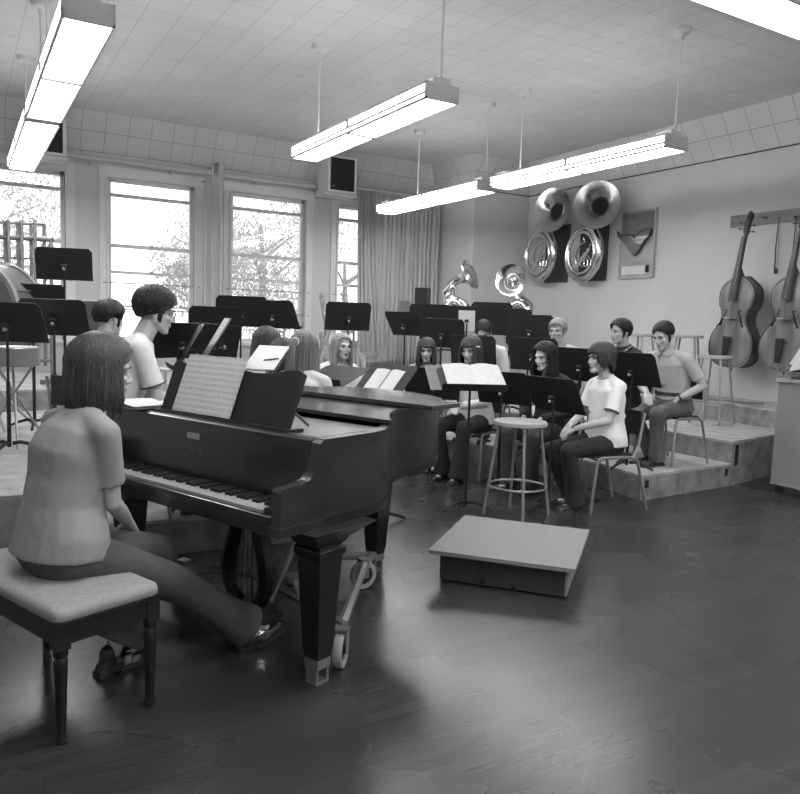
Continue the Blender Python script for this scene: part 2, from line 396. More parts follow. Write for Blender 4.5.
lamp_proto('added fill light shaped as a crosswise pendant above the piano bench, out of the frame', (1.45, 2.555, 3.1), PI/2)  # unseen lamp, added to brighten the area round the piano
for X, w_ in ((.68, 'piano side'), (3.14, 'middle'), (5.66, 'double bass side')): lamp_proto('added fill pendant over the photographer, %s of the room, out of the frame' % w_, (X, -.4, 3.1))  # unseen fill lamps, added to light the foreground from the front
lamp_proto('fluorescent pendant set crosswise, cut by the photo\'s upper right corner', (4.40, 2.555, 3.1), PI/2)
# ================================================================== RISERS
M_rtop = mat('riser plywood', .36, .6, var=.3, scale=5, stretch=(1, 1, 1))
M_rside = mat('riser scuffed side', .22, .6, var=.35, scale=9)
T1 = [(5.0, 4.40), (5.1, 5.0), (4.79, 6.08), (4.35, 6.95), (3.43, 7.35), (2.5, 6.95), (2.05, 6.08), (1.76, 5.0), (1.85, 4.48)]
T2 = [(6.33, 4.50), (6.3, 5.3), (5.95, 6.5), (5.3, 7.6), (3.43, 8.3), (1.55, 7.6), (.9, 6.5), (.55, 5.3), (.53, 4.58)]
T3 = [(7.62, 4.75), (7.75, 5.6), (7.3, 7.2), (6.4, 8.6), (3.43, 9.3), (.5, 8.45), (-.9, 8.3), (-2.3, 5.7), (-2.3, 4.7)]
T4 = [(8.47, 4.75), (8.47, 5.6), (8.47, 7.8), (7.3, 10.25), (3.43, 11.1), (.3, 11.1), (-2.3, 11.1)]
def lerp(a, b, t): return (a[0]+(b[0]-a[0])*t, a[1]+(b[1]-a[1])*t)
RL = {
 (1, 0): 'low riser end section with scuffed face, under the chair of the man wearing a wristwatch',
 (1, 1): 'low riser section behind the girl with long dark wavy hair', (1, 2): 'low riser section behind the girl with a hair clip',
 (1, 3): 'low riser section to the back of the girl with bangs', (1, 4): 'low riser section behind the singing girl',
 (1, 5): 'low riser section behind the three girls seen from the back', (1, 6): 'low riser section under the man behind the man with glasses',
 (1, 7): 'low riser end section seen beneath the grand piano',
 (2, 0): 'middle riser end section with a tall hand slot, carrying the bar stool nearest the camera', (2, 1): 'middle riser section behind the man with sideburns',
 (2, 2): 'middle riser section behind the blond man, carrying black music stands', (2, 3): 'middle riser section near the stacked wooden chairs', (2, 4): 'middle riser section in front of the pipes and windows',
 (2, 5): 'middle riser section between the drum and the windows', (2, 6): 'middle riser section carrying the bass drum and black stands', (2, 7): 'middle riser end section to the back of the pianist',
 (3, 0): 'top riser section beneath the hanging double basses', (3, 1): 'top riser section beneath the relief board', (3, 2): 'top riser section beneath the sousaphones and tubas', (3, 3): 'top riser section in front of the curtain',
 (3, 4): 'top riser section along the middle windows', (3, 5): 'top riser section under the tubular chimes'}
def riser(t, i, a, b, c, d, h):
    cx = sum(p[0] for p in (a, b, c, d))/4; cy = sum(p[1] for p in (a, b, c, d))/4
    q = [lerp(p, (cx, cy), .0025) for p in (a, b, c, d)]
    q = [(p[0]-cx, p[1]-cy) for p in q]
    o = thing('choir_riser', RL[(t, i)], 'riser', (cx, cy, 0), 0, 'tiered risers')
    MB().prism(q, 0, h-.022).build('body', M_rside, o, smooth=0)
    MB().prism([(x*1.003, y*1.003) for x, y in q], h-.02, h).build('top_board', M_rtop, o, smooth=0)
    return o, (cx, cy)
M_dark = mat('painted recess shade', .012, .9, var=0)  # shade inside slots, f-holes and bell throats put in as black colour
def slots(o, c, a, b, ts, z, dims):
    ang = math.atan2(b[1]-a[1], b[0]-a[0])
    for t in ts:
        p = lerp(a, b, t)
        m = MB(); m.box((0, 0, 0), (dims[0], .012, dims[1])); m.build('hand_slot_shade', M_dark, o, smooth=0, loc=(p[0]-c[0], p[1]-c[1], z), rot=(0, 0, ang))  # thin black block on the face paints the shade of an open slot
for i in range(8):
    o, c = riser(1, i, T1[i], T1[i+1], T2[i+1], T2[i], .22)
    if i == 0: slots(o, c, T1[0], T2[0], (.06, .95), .14, (.045, .065))
    o, c = riser(2, i, T2[i], T2[i+1], T3[i+1], T3[i], .43)
    if i == 0: slots(o, c, T2[0], T3[0], (.08,), .29, (.06, .2))
for i in range(6): riser(3, i, T3[i], T3[i+1], T4[i+1], T4[i], .645)

# ================================================================== MATERIALS FOR FURNITURE
M_black = mat('black satin enamel', .014, .55, var=.1, spec=.35)
M_blackm = mat('black matte', .014, .7, var=.1)
M_chrome = mat('tube steel', .32, .35, metal=.6, var=.1)
M_silver = mat('silver plate', .72, .16, metal=1, var=.08)
M_brass = mat('lacquered brass', .45, .2, metal=1, var=.15, scale=4)
M_brassd = mat('dark brass', .3, .25, metal=1, var=.2, scale=4)
M_piano = mat('dark piano wood', .012, .32, var=.35, scale=3, stretch=(1, 1, 6), coat=.25, spec=.4)
M_pianoside = mat('piano veneer', .024, .36, var=.4, scale=2.5, stretch=(2, 2, 9), coat=.2, spec=.4)
M_wood = mat('light wood', .34, .5, var=.25, scale=4, stretch=(1, 1, 6))
M_woodm = mat('mid wood', .16, .5, var=.25, scale=4, stretch=(1, 1, 6))
M_paper = mat('white paper', .62, .85, var=.03)
M_vinyl = mat('bench fabric', .27, .8, var=.12, scale=60, bump=.2, bscale=400)
M_rubber = mat('grey rubber', .3, .7)
M_steel = mat('grey steel', .22, .45, metal=.5)
M_cloth = mat('pale cloth', .45, .9, var=.06)
def paper_mat(name, axis=1, sc=60.):
    """paper ruled with staves and rows of small notes"""
    m = mat(name, .56, .85, var=.02); nt = m.node_tree; N = nt.nodes; L = nt.links; b = N['Principled BSDF']
    base = b.inputs['Base Color'].links[0].from_socket
    tc = N.new('ShaderNodeTexCoord'); sx = N.new('ShaderNodeSeparateXYZ'); L.new(tc.outputs['Object'], sx.inputs[0])
    k = N.new('ShaderNodeMath'); k.operation = 'MULTIPLY'; k.inputs[1].default_value = sc; L.new(sx.outputs[axis], k.inputs[0])
    fr = N.new('ShaderNodeMath'); fr.operation = 'FRACT'; L.new(k.outputs[0], fr.inputs[0])
    lt = N.new('ShaderNodeMath'); lt.operation = 'LESS_THAN'; lt.inputs[1].default_value = .5; L.new(fr.outputs[0], lt.inputs[0])
    nz = N.new('ShaderNodeTexNoise'); nz.inputs['Scale'].default_value = 160; L.new(tc.outputs['Object'], nz.inputs['Vector'])
    g = N.new('ShaderNodeMath'); g.operation = 'GREATER_THAN'; g.inputs[1].default_value = .47; L.new(nz.outputs['Fac'], g.inputs[0])
    mu = N.new('ShaderNodeMath'); mu.operation = 'MULTIPLY'; L.new(lt.outputs[0], mu.inputs[0]); L.new(g.outputs[0], mu.inputs[1])
    m2 = N.new('ShaderNodeMath'); m2.operation = 'MULTIPLY'; m2.inputs[1].default_value = .32; L.new(mu.outputs[0], m2.inputs[0])
    mix = N.new('ShaderNodeMix'); mix.data_type = 'RGBA'; L.new(m2.outputs[0], mix.inputs['Factor']); L.new(base, mix.inputs[6]); mix.inputs[7].default_value = (.12, .12, .12, 1)
    L.new(mix.outputs[2], b.inputs['Base Color']); return m
M_music = paper_mat('printed music', 1, 42.)

# ================================================================== GRAND PIANO
PA = .373; PX, PY = .718, 3.188; PRZ = PA-PI/2
def PW(X, Y, z=0):
    return (PX+X*math.sin(PA)+Y*math.cos(PA), PY-X*math.cos(PA)+Y*math.sin(PA), z)
pn = thing('grand_piano', 'dark grand piano with closed lid and open keyboard on a wheeled frame', 'piano', (PX, PY, 0), PRZ)
zb, zt = .66, 1.0
OUT = [(.74, .215), (.74, .50), (.722, .60), (.655, .71), (.55, .82), (.465, .93), (.40, 1.05), (.365, 1.20), (.34, 1.38), (.30, 1.57), (.21, 1.72), (.06, 1.82), (-.15, 1.87), (-.42, 1.86), (-.60, 1.80), (-.71, 1.66), (-.74, 1.45), (-.74, .215)]
INN = [(x*.935+(-.01 if y > 1 else 0), y-.05 if y > 1.5 else y) for x, y in OUT]
INN[0] = (.69, .215); INN[-1] = (-.69, .215)
rim = MB(); rim.ringwall(OUT, INN, zb, zt, closed=False)
rim.box((.715, .216, (zb+zt)/2), (.05, .002, zt-zb)); rim.box((-.715, .216, (zb+zt)/2), (.05, .002, zt-zb))
rim.build('rim', M_pianoside, pn, smooth=40)
mo = MB(); mo.ringwall([(x*1.008, y*1.004) for x, y in OUT], [(x*.99, y*.996) for x, y in OUT], zb, zb+.035, closed=False)
mo.build('base_molding', M_piano, pn, smooth=40)
for s in (-1, 1):   # cheeks with the swept arm
    prof = [(0, zb), (0, .825), (.012, .838), (.10, .842), (.145, .853), (.175, .885), (.19, .94), (.198, .985), (.218, 1.0), (.218, zb)]
    ck = MB(); ck.prism(prof, -.025, .025, Matrix(((0, 0, 1, s*.715), (1, 0, 0, 0), (0, 1, 0, 0), (0, 0, 0, 1))))
    ck.box((s*.717, .10, zb+.017), (.062, .22, .035))
    ck.build('cheek', M_pianoside, pn, smooth=40)
MB().box((0, .11, zb+.02), (1.40, .22, .04)).build('key_bed', M_piano, pn, smooth=0)
MB().box((0, .012, zb+.03), (1.38, .024, .075)).build('key_slip', M_piano, pn, smooth=0, bevel=.004)
for s in (-1, 1): MB().box((s*.66, .10, zb+.06), (.06, .16, .06)).build('key_block', M_piano, pn, smooth=0)
fb = MB(); fb.prism([(.178, .73), (.178, .75), (.186, .86), (.192, .97), (.196, .99), (.22, 1.0), (.25, 1.0), (.25, .73)], -.688, .688, Matrix(((0, 0, 1, 0), (1, 0, 0, 0), (0, 1, 0, 0), (0, 0, 0, 1))))
fb.build('fallboard', M_piano, pn, smooth=40)
MB().box((-.03, .1885, .925), (.085, .003, .026)).build('name_plate', mat('pale plate', .3, .5), pn, smooth=0)
dec = MB()
rn = random.Random(3)
for k in range(9): dec.box((-.1+k*.018, .1845, .855), (.011, .002, .012+rn.random()*.01))
dec.build('maker_lettering', mat('dull gilt', .05, .5), pn, smooth=0)
wk = MB(); KW = 1.226/52
for k in range(52): wk.box((-.613+KW*(k+.5), .098, .728), (KW-.0012, .148, .02))
wk.build('white_keys', mat('ivory keys', .34, .35, var=.04), pn, smooth=0)
bk = MB()
for k in range(51):
    if (k+5) % 7 in (0, 2, 3, 5, 6): bk.box((-.613+KW*(k+1), .128, .744), (.0135, .092, .014))
bk.build('black_keys', M_black, pn, smooth=0)
MB().box((-.02, .455, .985), (1.33, .44, .012)).build('pin_block_cover', mat('worn gold-bronze plate', .10, .3, var=.2, coat=.3), pn, smooth=0)
MB().prism([(x*.93, min(y, 1.80)) for x, y in OUT[1:-1]]+[(-.69, .62), (.66, .62)], .9, .915).build('soundboard', M_black, pn, smooth=0)
LID = [(.668, .715), (.56, .83), (.475, .94), (.41, 1.055), (.375, 1.205), (.35, 1.385), (.31, 1.575), (.22, 1.73), (.06, 1.835), (-.15, 1.885), (-.42, 1.875), (-.61, 1.81), (-.72, 1.67), (-.75, 1.45), (-.75, .715)]
M_lid = mat('piano lid polish', .035, .22, var=.3, scale=3, stretch=(6, 2, 1), coat=.3)
MB().prism(LID, 1.003, 1.024).build('lid', M_lid, pn, smooth=0, bevel=.004)
MB().prism([(.575, 1.14), (.575, 1.39), (-.72, 1.39), (-.72, 1.14)], 1.028, 1.052).build('folded_lid_flap', M_lid, pn, smooth=0, bevel=.004)
md = MB()   # music desk, curved top
dp = [(-.37, 0), (.50, 0), (.505, .235), (.47, .252), (.40, .246), (.30, .225), (.2, .222), (.05, .236), (-.08, .236), (-.22, .222), (-.30, .236), (-.36, .25), (-.375, .235)]
md.prism(dp, -.009, .009, Matrix.Translation((0, .262, 1.005)) @ Matrix.Rotation(PI/2-R(21), 4, 'X'))
md.build('music_desk', M_black, pn, smooth=0, bevel=.003)
MB().box((.06, .268, 1.002), (.94, .09, .016)).build('desk_tray', M_piano, pn, smooth=0)
for x_ in (.46, -.34): MB().tube([(x_, .31, 1.08), (x_+.01, .40, 1.008)], .006, 6).build('desk_prop', M_brassd, pn)
def pleg(X, Y):
    l = MB(); top = zb
    l.loft([[Vector((X+sx*a, Y+sy*a, z)) for sx, sy in ((-1, -1), (1, -1), (1, 1), (-1, 1))] for z, a in ((.10, .036), (.14, .044), (.52, .064), (.535, .075), (.56, .075), (.575, .062))])
    l.loft([[Vector((X+sx*a, Y+sy*a*1.25, z)) for sx, sy in ((-1, -1), (1, -1), (1, 1), (-1, 1))] for z, a in ((.575, .062), (.60, .075), (.635, .115), (top, .145))])
    o = l.build('leg', M_piano, pn, smooth=25, bevel=.003)
    c = MB(); c.box((X, Y, .085), (.075, .075, .04)); c.box((X, Y-.03, .04), (.06, .012, .08)); c.box((X, Y+.03, .04), (.06, .012, .08)); c.box((X, Y, .006), (.06, .06, .012))
    c.build('leg_cup', M_steel, o, smooth=0)
pleg(.675, .275); pleg(-.665, .275); pleg(-.04, 1.48)
tk = MB()
hub = (.02, .78, .13)
for e in ((.675, .275, .09), (-.665, .275, .09), (-.04, 1.48, .09)):
    tk.tube([hub, ((hub[0]+e[0])/2, (hub[1]+e[1])/2, .17), e], .022, 6)
tk.tube([(.675, .275, .1), (.62, .47, .14), (.12, 1.2, .14), (-.04, 1.48, .1)], .022, 6)
tk.tube([(-.65, .28, .17), (-.2, .62, .17), (.64, .47, .17)], .016, 6)
tk.lathe([(.05, -.02), (.06, 0), (.05, .03)], 12, Matrix.Translation(hub))
tk.build('truck_frame', M_steel, pn)
for X, Y, rz in ((.66, .43, .5), (.11, 1.20, -.3), (-.55, .52, .2)):
    Mw = Matrix.Translation((X, Y, .078)) @ Matrix.Rotation(rz, 4, 'Z') @ Matrix.Rotation(PI/2, 4, 'Y')
    w = MB(); w.lathe([(.052, -.018), (.074, -.018), (.078, -.01), (.078, .01), (.074, .018), (.052, .018), (.052, -.018)], 28, Mw); o = w.build('caster_wheel', M_rubber, pn)
    h = MB(); h.lathe([(.052, -.008), (.02, -.014), (.02, .014), (.052, .008)], 20, Mw); h.build('wheel_hub', M_black, o)
    fk = MB(); q = Matrix.Translation((X, Y, 0)) @ Matrix.Rotation(rz, 4, 'Z')
    for s in (-1, 1): fk.box((s*.026, 0, .115), (.006, .045, .10), M=q)
    fk.box((0, 0, .165), (.06, .05, .012), M=q); fk.build('wheel_fork', M_steel, o, smooth=0)
ly = MB()   # pedal lyre
LXc, LYc = .10, .40
def lyr(s): return [(LXc+s*x, LYc, z) for x, z in ((.085, .66), (.075, .60), (.072, .54), (.085, .47), (.115, .38), (.13, .30), (.125, .235), (.10, .18), (.05, .15))]
for s in (-1, 1): ly.tube(lyr(s), [.045, .042, .04, .04, .042, .042, .04, .036, .03], 8)
ly.box((LXc, LYc, .64), (.26, .10, .04)); ly.box((LXc, LYc-.01, .135), (.27, .13, .05)); ly.box((LXc, LYc-.01, .105), (.31, .16, .02))
ly.build('pedal_lyre', M_piano, pn, smooth=40)
rd = MB()
for dx in (-.03, 0, .03): rd.cyl((LXc+dx, LYc, .16), (LXc+dx, LYc, .62), .006, n=6)
rd.build('lyre_rods', M_brassd, pn)
for dx in (-.06, 0, .06):
    p = MB(); p.tube([(LXc+dx, LYc-.02, .10), (LXc+dx, LYc-.12, .085), (LXc+dx, LYc-.17, .078)], [.012, .016, .02], 8, flat=.4); p.build('pedal', M_brassd, pn)
MB().tube([(LXc+.09, LYc+.04, .13), (LXc+.19, LYc+.26, .66)], .012, 8).build('lyre_brace', M_chrome, pn)

def page_curve(mb, x0, x1, h, lift, n=8, sgn=1):
    """a leaf in the local XY plane, bulging in +z, from the fold outwards"""
    vs = []; fs = []
    for j in range(5):
        for i in range(n+1):
            u = i/n; z = lift*math.sin(min(1, u*1.25)*PI*.8)*(1-.5*u)+.004
            vs.append((x0+(x1-x0)*u, h*j/4, z))
    for j in range(4):
        for i in range(n): a = j*(n+1)+i; fs.append((a, a+1, a+n+2, a+n+1))
    k = len(vs); mb.add(vs, fs)
    mb.add([(p[0], p[1], p[2]-.006) for p in vs], [tuple(reversed(f)) for f in fs])
def booklet(name, label, M, w=.23, h=.31, cat='sheet music', cover=None, lift=.012, m=None):
    o = bpy.data.objects.new(name, None)
    t = thing(name, label, cat, M.translation, rot=M.to_euler())
    for s in (-1, 1):
        p = MB(); page_curve(p, 0, s*w, h, lift*(1 if s > 0 else .8)); p.build('page', m or M_music, t, smooth=60)
    if cover: MB().box((0, h/2, -.004), (2*w+.015, h+.012, .004)).build('cover', cover, t, smooth=0)
    return t
def desk_matrix(pos, rotz, tilt, off=(0, 0, 0)):
    return Matrix.Translation(pos) @ Matrix.Rotation(rotz, 4, 'Z') @ Matrix.Rotation(PI/2-tilt, 4, 'X') @ Matrix.Translation(off)
booklet('music_book', 'large open book of printed music on the piano\'s music desk', desk_matrix(PW(-.06, .248, 1.012), PRZ, R(21)), .205, .275, lift=.01, m=paper_mat('piano score', 1, 38.))
wb = thing('open_book', 'open white book lying flat on the piano beside the music desk', 'book', PW(-.585, .27, 1.004), PRZ)
for s in (-1, 1):
    p = MB(); page_curve(p, 0, s*.16, .24, .014); p.build('page', M_paper, wb, smooth=60, loc=(0, -.12, .006))
MB().box((0, 0, .003), (.33, .25, .005)).build('cover', M_woodm, wb, smooth=0)

# ================================================================== PIANO BENCH
BX0, BX1, BY0, BY1, BZ = -.46, .375, -.645, -.245, .47
bx, by = (BX0+BX1)/2, (BY0+BY1)/2; bw, bd = BX1-BX0, BY1-BY0
bn = thing('piano_bench', 'dark wooden piano bench with a padded light fabric top', 'bench', PW(bx, by), PRZ)
def rrect(w, d, r, n=5):
    out = []
    for cx, cy, a0 in ((w/2-r, d/2-r, 0), (-w/2+r, d/2-r, 90), (-w/2+r, -d/2+r, 180), (w/2-r, -d/2+r, 270)):
        for k in range(n+1): a = R(a0+90*k/n); out.append((cx+r*math.cos(a), cy+r*math.sin(a)))
    return out
cs = MB(); cs.loft([[Vector((x*s, y*s, z)) for x, y in rrect(bw, bd, .035)] for s, z in ((.985, .425), (1, .432), (1.0, .45), (.985, .463), (.9, .472), (.6, .476))])
cs.build('cushion', M_vinyl, bn, smooth=50)
ap = MB()
for s in (-1, 1):
    ap.box((0, s*(bd/2-.02), .385), (bw-.05, .022, .08)); ap.box((s*(bw/2-.02), 0, .385), (.022, bd-.05, .08))
    ap.box((0, s*(bd/2-.012), .42), (bw-.02, .022, .015)); ap.box((s*(bw/2-.012), 0, .42), (.022, bd-.045, .015))
ap.build('apron', M_piano, bn, smooth=0, bevel=.002)
for sx in (-1, 1):
    for sy in (-1, 1):
        l = MB(); X = sx*(bw/2-.03); Y = sy*(bd/2-.03)
        l.box((X, Y, .38), (.05, .05, .10))
        l.lathe([(.012, 0), (.019, .004), (.019, .02), (.014, .03), (.016, .05), (.023, .26), (.024, .29), (.019, .30), (.025, .31), (.025, .335)], 14, Matrix.Translation((X, Y, 0)))
        l.build('leg', M_piano, bn, smooth=40)

# ================================================================== PODIUM, STOOLS
pd = thing('conductor_podium', 'low square podium with pale carpeted top and dark sides on the open floor', 'podium', (2.83, 3.42, 0), R(-49.2))
MB().box((0, 0, .179), (.81, .84, .022)).build('top_board', mat('ribbed mat', .2, .85, var=.06, scale=90, bump=.3, bscale=300), pd, smooth=0)
b_ = MB(); b_.box((0, 0, .088), (.70, .72, .155)); b_.build('base', mat('dark stained plywood', .035, .55, var=.4, scale=6), pd, smooth=0)
for x in (-.10, .07): MB().box((x, -.361, .022), (.025, .006, .035)).build('hand_slot_shade', M_dark, pd, smooth=0)  # dark blocks paint the shade of the two notches
MB().box((.355, 0, .088), (.012, .72, .15)).build('end_board', M_rside, pd, smooth=0)
def stool_proto(label, loc, H=.735, sr=.205, foot=.255, rz=.3, ring=.23):
    t = thing('bar_stool', label, 'stool', loc, rz)
    MB().lathe([(.02, H-.035), (sr-.005, H-.035), (sr, H-.03), (sr, H-.006), (sr-.006, H), (.01, H)], 36).build('seat', M_wood, t, smooth=40)
    for k in range(4):
        a = PI/4+k*PI/2
        MB().tube([(math.cos(a)*(sr-.045), math.sin(a)*(sr-.045), H-.03), (math.cos(a)*foot, math.sin(a)*foot, 0)], .012, 10).build('leg', M_chrome, t)
    rr = sr-.045+(foot-sr+.045)*(H-.03-ring)/(H-.03)
    MB().tube([(math.cos(2*PI*k/32)*rr, math.sin(2*PI*k/32)*rr, ring) for k in range(32)], .009, 8, closed=True).build('foot_ring', M_chrome, t)
    return t
st0 = stool_proto('wooden-topped steel stool behind the podium, in front of the singers', (3.70, 4.46, 0))
st0['group'] = 'round-topped stools'
stool_proto('steel stool with wooden top on the riser, nearest the man with a wristwatch', (7.36, 5.52, .43), .77, .19, .25, .2)['group'] = 'round-topped stools'
stool_proto('stool with wooden top by the wall, behind the shoulder of the man with a wristwatch', (7.72, 6.22, .645), .77, .19, .25, .5)['group'] = 'round-topped stools'
stool_proto('stool mostly hidden between the head of the sideburned man and the man with a wristwatch', (7.45, 6.72, .645), .77, .19, .25, .1)['group'] = 'round-topped stools'
sk = MB(); sk.cyl((0, -.45, .012), (0, .45, .012), .012, .007, 8); tag(sk.build('wooden_stick', M_woodm, loc=(7.85, 5.75, .645), rot=(0, 0, .35)), 'thin wooden stick lying on the top riser behind the stools', 'stick')

# ================================================================== MUSIC STANDS
stand_protos = {}
def music_stand(label, loc, rz, hd, tilt, dark=True, first=[None]):
    """black orchestra stand; the player stands on the local -y side"""
    if first[0] is None:
        t = thing('music_stand', label, 'music stand', loc, rz, 'music stands')
        for k in range(3):
            a = R(90+120*k); c, s = math.cos(a), math.sin(a)
            MB().tube([(c*.02, s*.02, .06), (c*.07, s*.07, .068), (c*.15, s*.15, .045), (c*.23, s*.23, .012)], [.014, .014, .012, .01], 8).build('leg', M_black, t)
        MB().tube([(0, 0, .04), (0, 0, .56), (0, 0, .561), (0, 0, 1)], [.014, .014, .0095, .0095], 10).build('pole', M_black, t)
        h = MB(); h.ell((0, .045, -.03), (.015, .013, .015)); h.cyl((0, .0, -.03), (0, .045, -.03), .007, n=8); h.build('tilt_knob', M_chrome, t)
        h = MB(); h.lathe([(.018, -.025), (.018, .025)], 10, Matrix.Translation((0, .024, 0)) @ Matrix.Rotation(PI/2, 4, 'Y')); h.build('desk_hinge', M_blackm, t)
        d = MB(); d.prism([(-.255, -.16), (.255, -.16), (.255, .13), (.225, .165), (-.225, .165), (-.255, .13)], -.003, .003); d.box((0, -.16, .03), (.51, .004, .06)); d.box((0, -.125, .058), (.51, .0, .0)) if False else None
        d.build('desk', M_black, t, smooth=0)
        first[0] = t
    else:
        t = dup(first[0], loc, rz, label)
    for ch in t.children:
        n = ch.name.split('.')[0]
        if n == 'pole': ch.scale = (1, 1, hd-.02)
        if n in ('tilt_knob', 'desk_hinge'): ch.location = (0, 0, hd-.02)
        if n == 'desk': ch.location = (0, -.012, hd); ch.rotation_euler = (PI/2-tilt, 0, 0)
    return t
ST = [  # x, y, floor, desk height, player direction, lean, label
 (.90, 8.05, .43, 1.48, 78, 22, 'tallest black music stand, raised in front of the chimes'),
 (.56, 7.25, .43, 1.10, 80, 25, 'black music stand right in front of the bass drum'),
 (.30, 6.05, .43, .93, 62, 30, 'black music stand cut by the left edge, below the bass drum'),
 (.66, 6.60, .43, .97, 66, 28, 'black music stand whose slanting desk overlaps the drum\'s stand'),
 (1.27, 5.12, .22, 1.06, 125, 42, 'black music stand tilted almost flat, seen from its back beside the man with glasses'),
 (1.27, 4.82, .22, 1.03, 168, 30, 'music stand with a white sheet facing the man with glasses'),
 (1.47, 4.90, .22, 1.08, 168, 30, 'music stand with open white pages, behind the piano book'),
 (2.12, 7.12, .22, 1.17, 84, 20, 'black music stand left of the broad-desked stand before the window, upper of two'),
 (2.0, 6.78, .22, 1.0, 96, 20, 'black music stand low behind the open white pages, below another stand'),
 (2.47, 7.42, .22, 1.29, 80, 20, 'black music stand with a broad desk before the third window from the left'),
 (2.78, 7.30, .22, 1.27, 35, 30, 'black music stand with a slanted desk, overlapping its neighbour before the window'),
 (3.74, 7.55, .22, 1.28, 75, 18, 'wide black music stand just behind the singing girl'),
 (2.56, 5.36, 0, 1.02, 195, 66, 'black music stand between the singing girl and the piano lid'),
 (2.60, 4.64, 0, 1.03, 190, 42, 'grey-looking music stand with white pages, above the piano lid'),
 (3.76, 5.80, 0, .90, 62, 22, 'black music stand of the girl with bangs, behind the conductor\'s score'),
 (3.43, 4.76, 0, 1.03, 248, 62, 'conductor\'s music stand carrying a large white score'),
 (4.17, 5.30, 0, .90, 28, 25, 'black music stand leaning before the girl with long wavy hair'),
 (4.06, 4.50, 0, .92, 8, 30, 'large black music stand in front of the girl in a white T-shirt'),
 (5.12, 4.68, .22, .89, 5, 25, 'black music stand on the riser corner, before the man with a wristwatch'),
 (4.92, 5.12, .22, .90, 18, 20, 'black music stand between the wavy-haired girl and the girl in a white T-shirt'),
 (4.76, 5.60, .22, .97, 25, 15, 'black music stand below the blond man'),
 (4.64, 6.42, .22, .96, 32, 12, 'black music stand behind the girl with a hair clip'),
 (5.05, 7.92, .43, 1.10, 52, 12, 'black music stand below the black loudspeaker'),
 (4.40, 7.42, .22, 1.22, 20, 35, 'black music stand turned edgewise beside the stacked wooden chairs'),
 (4.60, 6.96, .22, 1.13, 45, 15, 'black music stand above the head of the girl with bangs'),
 (5.35, 7.55, .43, 1.09, 50, 12, 'black music stand in front of the tall tuba'),
 (5.76, 7.60, .43, 1.15, 48, 10, 'black music stand farthest back, between the two tubas'),
 (5.62, 7.05, .43, 1.07, 46, 12, 'black music stand in front of the tuba with a forward bell'),
 (5.34, 6.36, .22, 1.20, 42, 8, 'black music stand beside the head of the blond man'),
]
stands = []
for x, y, z, hd, tp, lean, lab in ST: stands.append(music_stand(lab, (x, y, z), R(tp+90), hd, R(lean)))
def on_stand(i, off=(0, -.15, .006)):
    x, y, z, hd, tp, lean, lab = ST[i]
    return desk_matrix((x, y, z+hd), R(tp+90), R(lean), off) 
def sheet(i, label, w, h, off=(0, -.15, .004), m=None):
    M = on_stand(i, off); s = MB(); s.box((0, h/2, .001), (w, h, .002))
    o = s.build('sheet_music', m or M_music, smooth=0); o.matrix_world = M
    return tag(o, label, 'sheet music')
booklet('sheet_music', 'open white pages on the stand facing the man with glasses, nearest the piano book', on_stand(6), .2, .30, lift=.02)
sheet(5, 'single white sheet on the stand tilted toward the man with glasses', .24, .32)
booklet('sheet_music', 'open white pages on the stand above the piano lid', on_stand(13), .16, .25, lift=.02, m=M_paper)
cf = MB(); cf.box((0, .16, 0), (.56, .36, .004)); o = cf.build('folder', mat('grey folder', .11, .6), smooth=0); o.matrix_world = on_stand(15, (-.06, -.15, .006)); tag(o, 'grey folder lying under the conductor\'s white score', 'folder')
booklet('conductor_score', 'large open white score on the conductor\'s stand', on_stand(15, (.03, -.14, .012)), .23, .33, lift=.025)
sheet(12, 'white page lying on the black stand between the singing girl and the lid', .24, .26, off=(.06, -.15, .004))
sheet(25, 'white page hanging low on the stand before the tall tuba', .2, .26, off=(.0, -.15, -.012), m=M_paper)
ST.append((1.83, 4.94, 0, 1.18, 225, 60, ''))
g = thing('wire_music_stand', 'thin wire music stand under the white sheet with a pencil', 'music stand', (1.83, 4.94, 0), R(225+90))
w_ = MB(); w_.cyl((0, 0, .1), (0, 0, 1.16), .007, n=8); w_.build('pole', M_steel, g)
w_ = MB()
for sx in (-1, 1): w_.tube([(0, 0, 1.17), (sx*.10, -.065, 1.105), (sx*.10, .10, 1.20), (0, 0, 1.17)], .004, 6)
w_.tube([(-.11, -.135, 1.10), (.11, -.135, 1.10)], .004, 6); w_.tube([(-.10, -.065, 1.105), (-.10, -.135, 1.10)], .004, 6); w_.tube([(.10, -.065, 1.105), (.10, -.135, 1.10)], .004, 6)
w_.build('desk', M_steel, g)
for k in range(3):
    a = R(120*k); MB().tube([(0, 0, .26), (math.cos(a)*.24, math.sin(a)*.24, 0)], .006, 6).build('leg', M_steel, g)
sheet(len(ST)-1, 'white sheet with a pencil on it, before the girls seen from behind', .23, .30, m=M_paper)
pc = MB(); pc.cyl((-.05, .0, 0), (.05, .03, 0), .005, n=6); o = pc.build('pencil', M_blackm); o.matrix_world = on_stand(len(ST)-1, (.05, -.05, .012)); tag(o, 'dark pencil lying on the white sheet', 'pencil')
gs = thing('conductor_desk', 'light grey slanted music desk behind the black stands, left of the dark-haired man\'s neck', 'music stand', (.98, 7.62, .43), R(70+90))
MB().box((0, 0, .97), (.56, .36, .02), rot=(PI/2-.5, 0, 0)).build('desk', mat('grey enamel', .13, .5), gs, smooth=0)
MB().cyl((0, 0, 0), (0, 0, .95), .02, n=10).build('pole', M_steel, gs)
MB().lathe([(.2, 0), (.2, .015), (.02, .03)], 20).build('base', M_steel, gs)

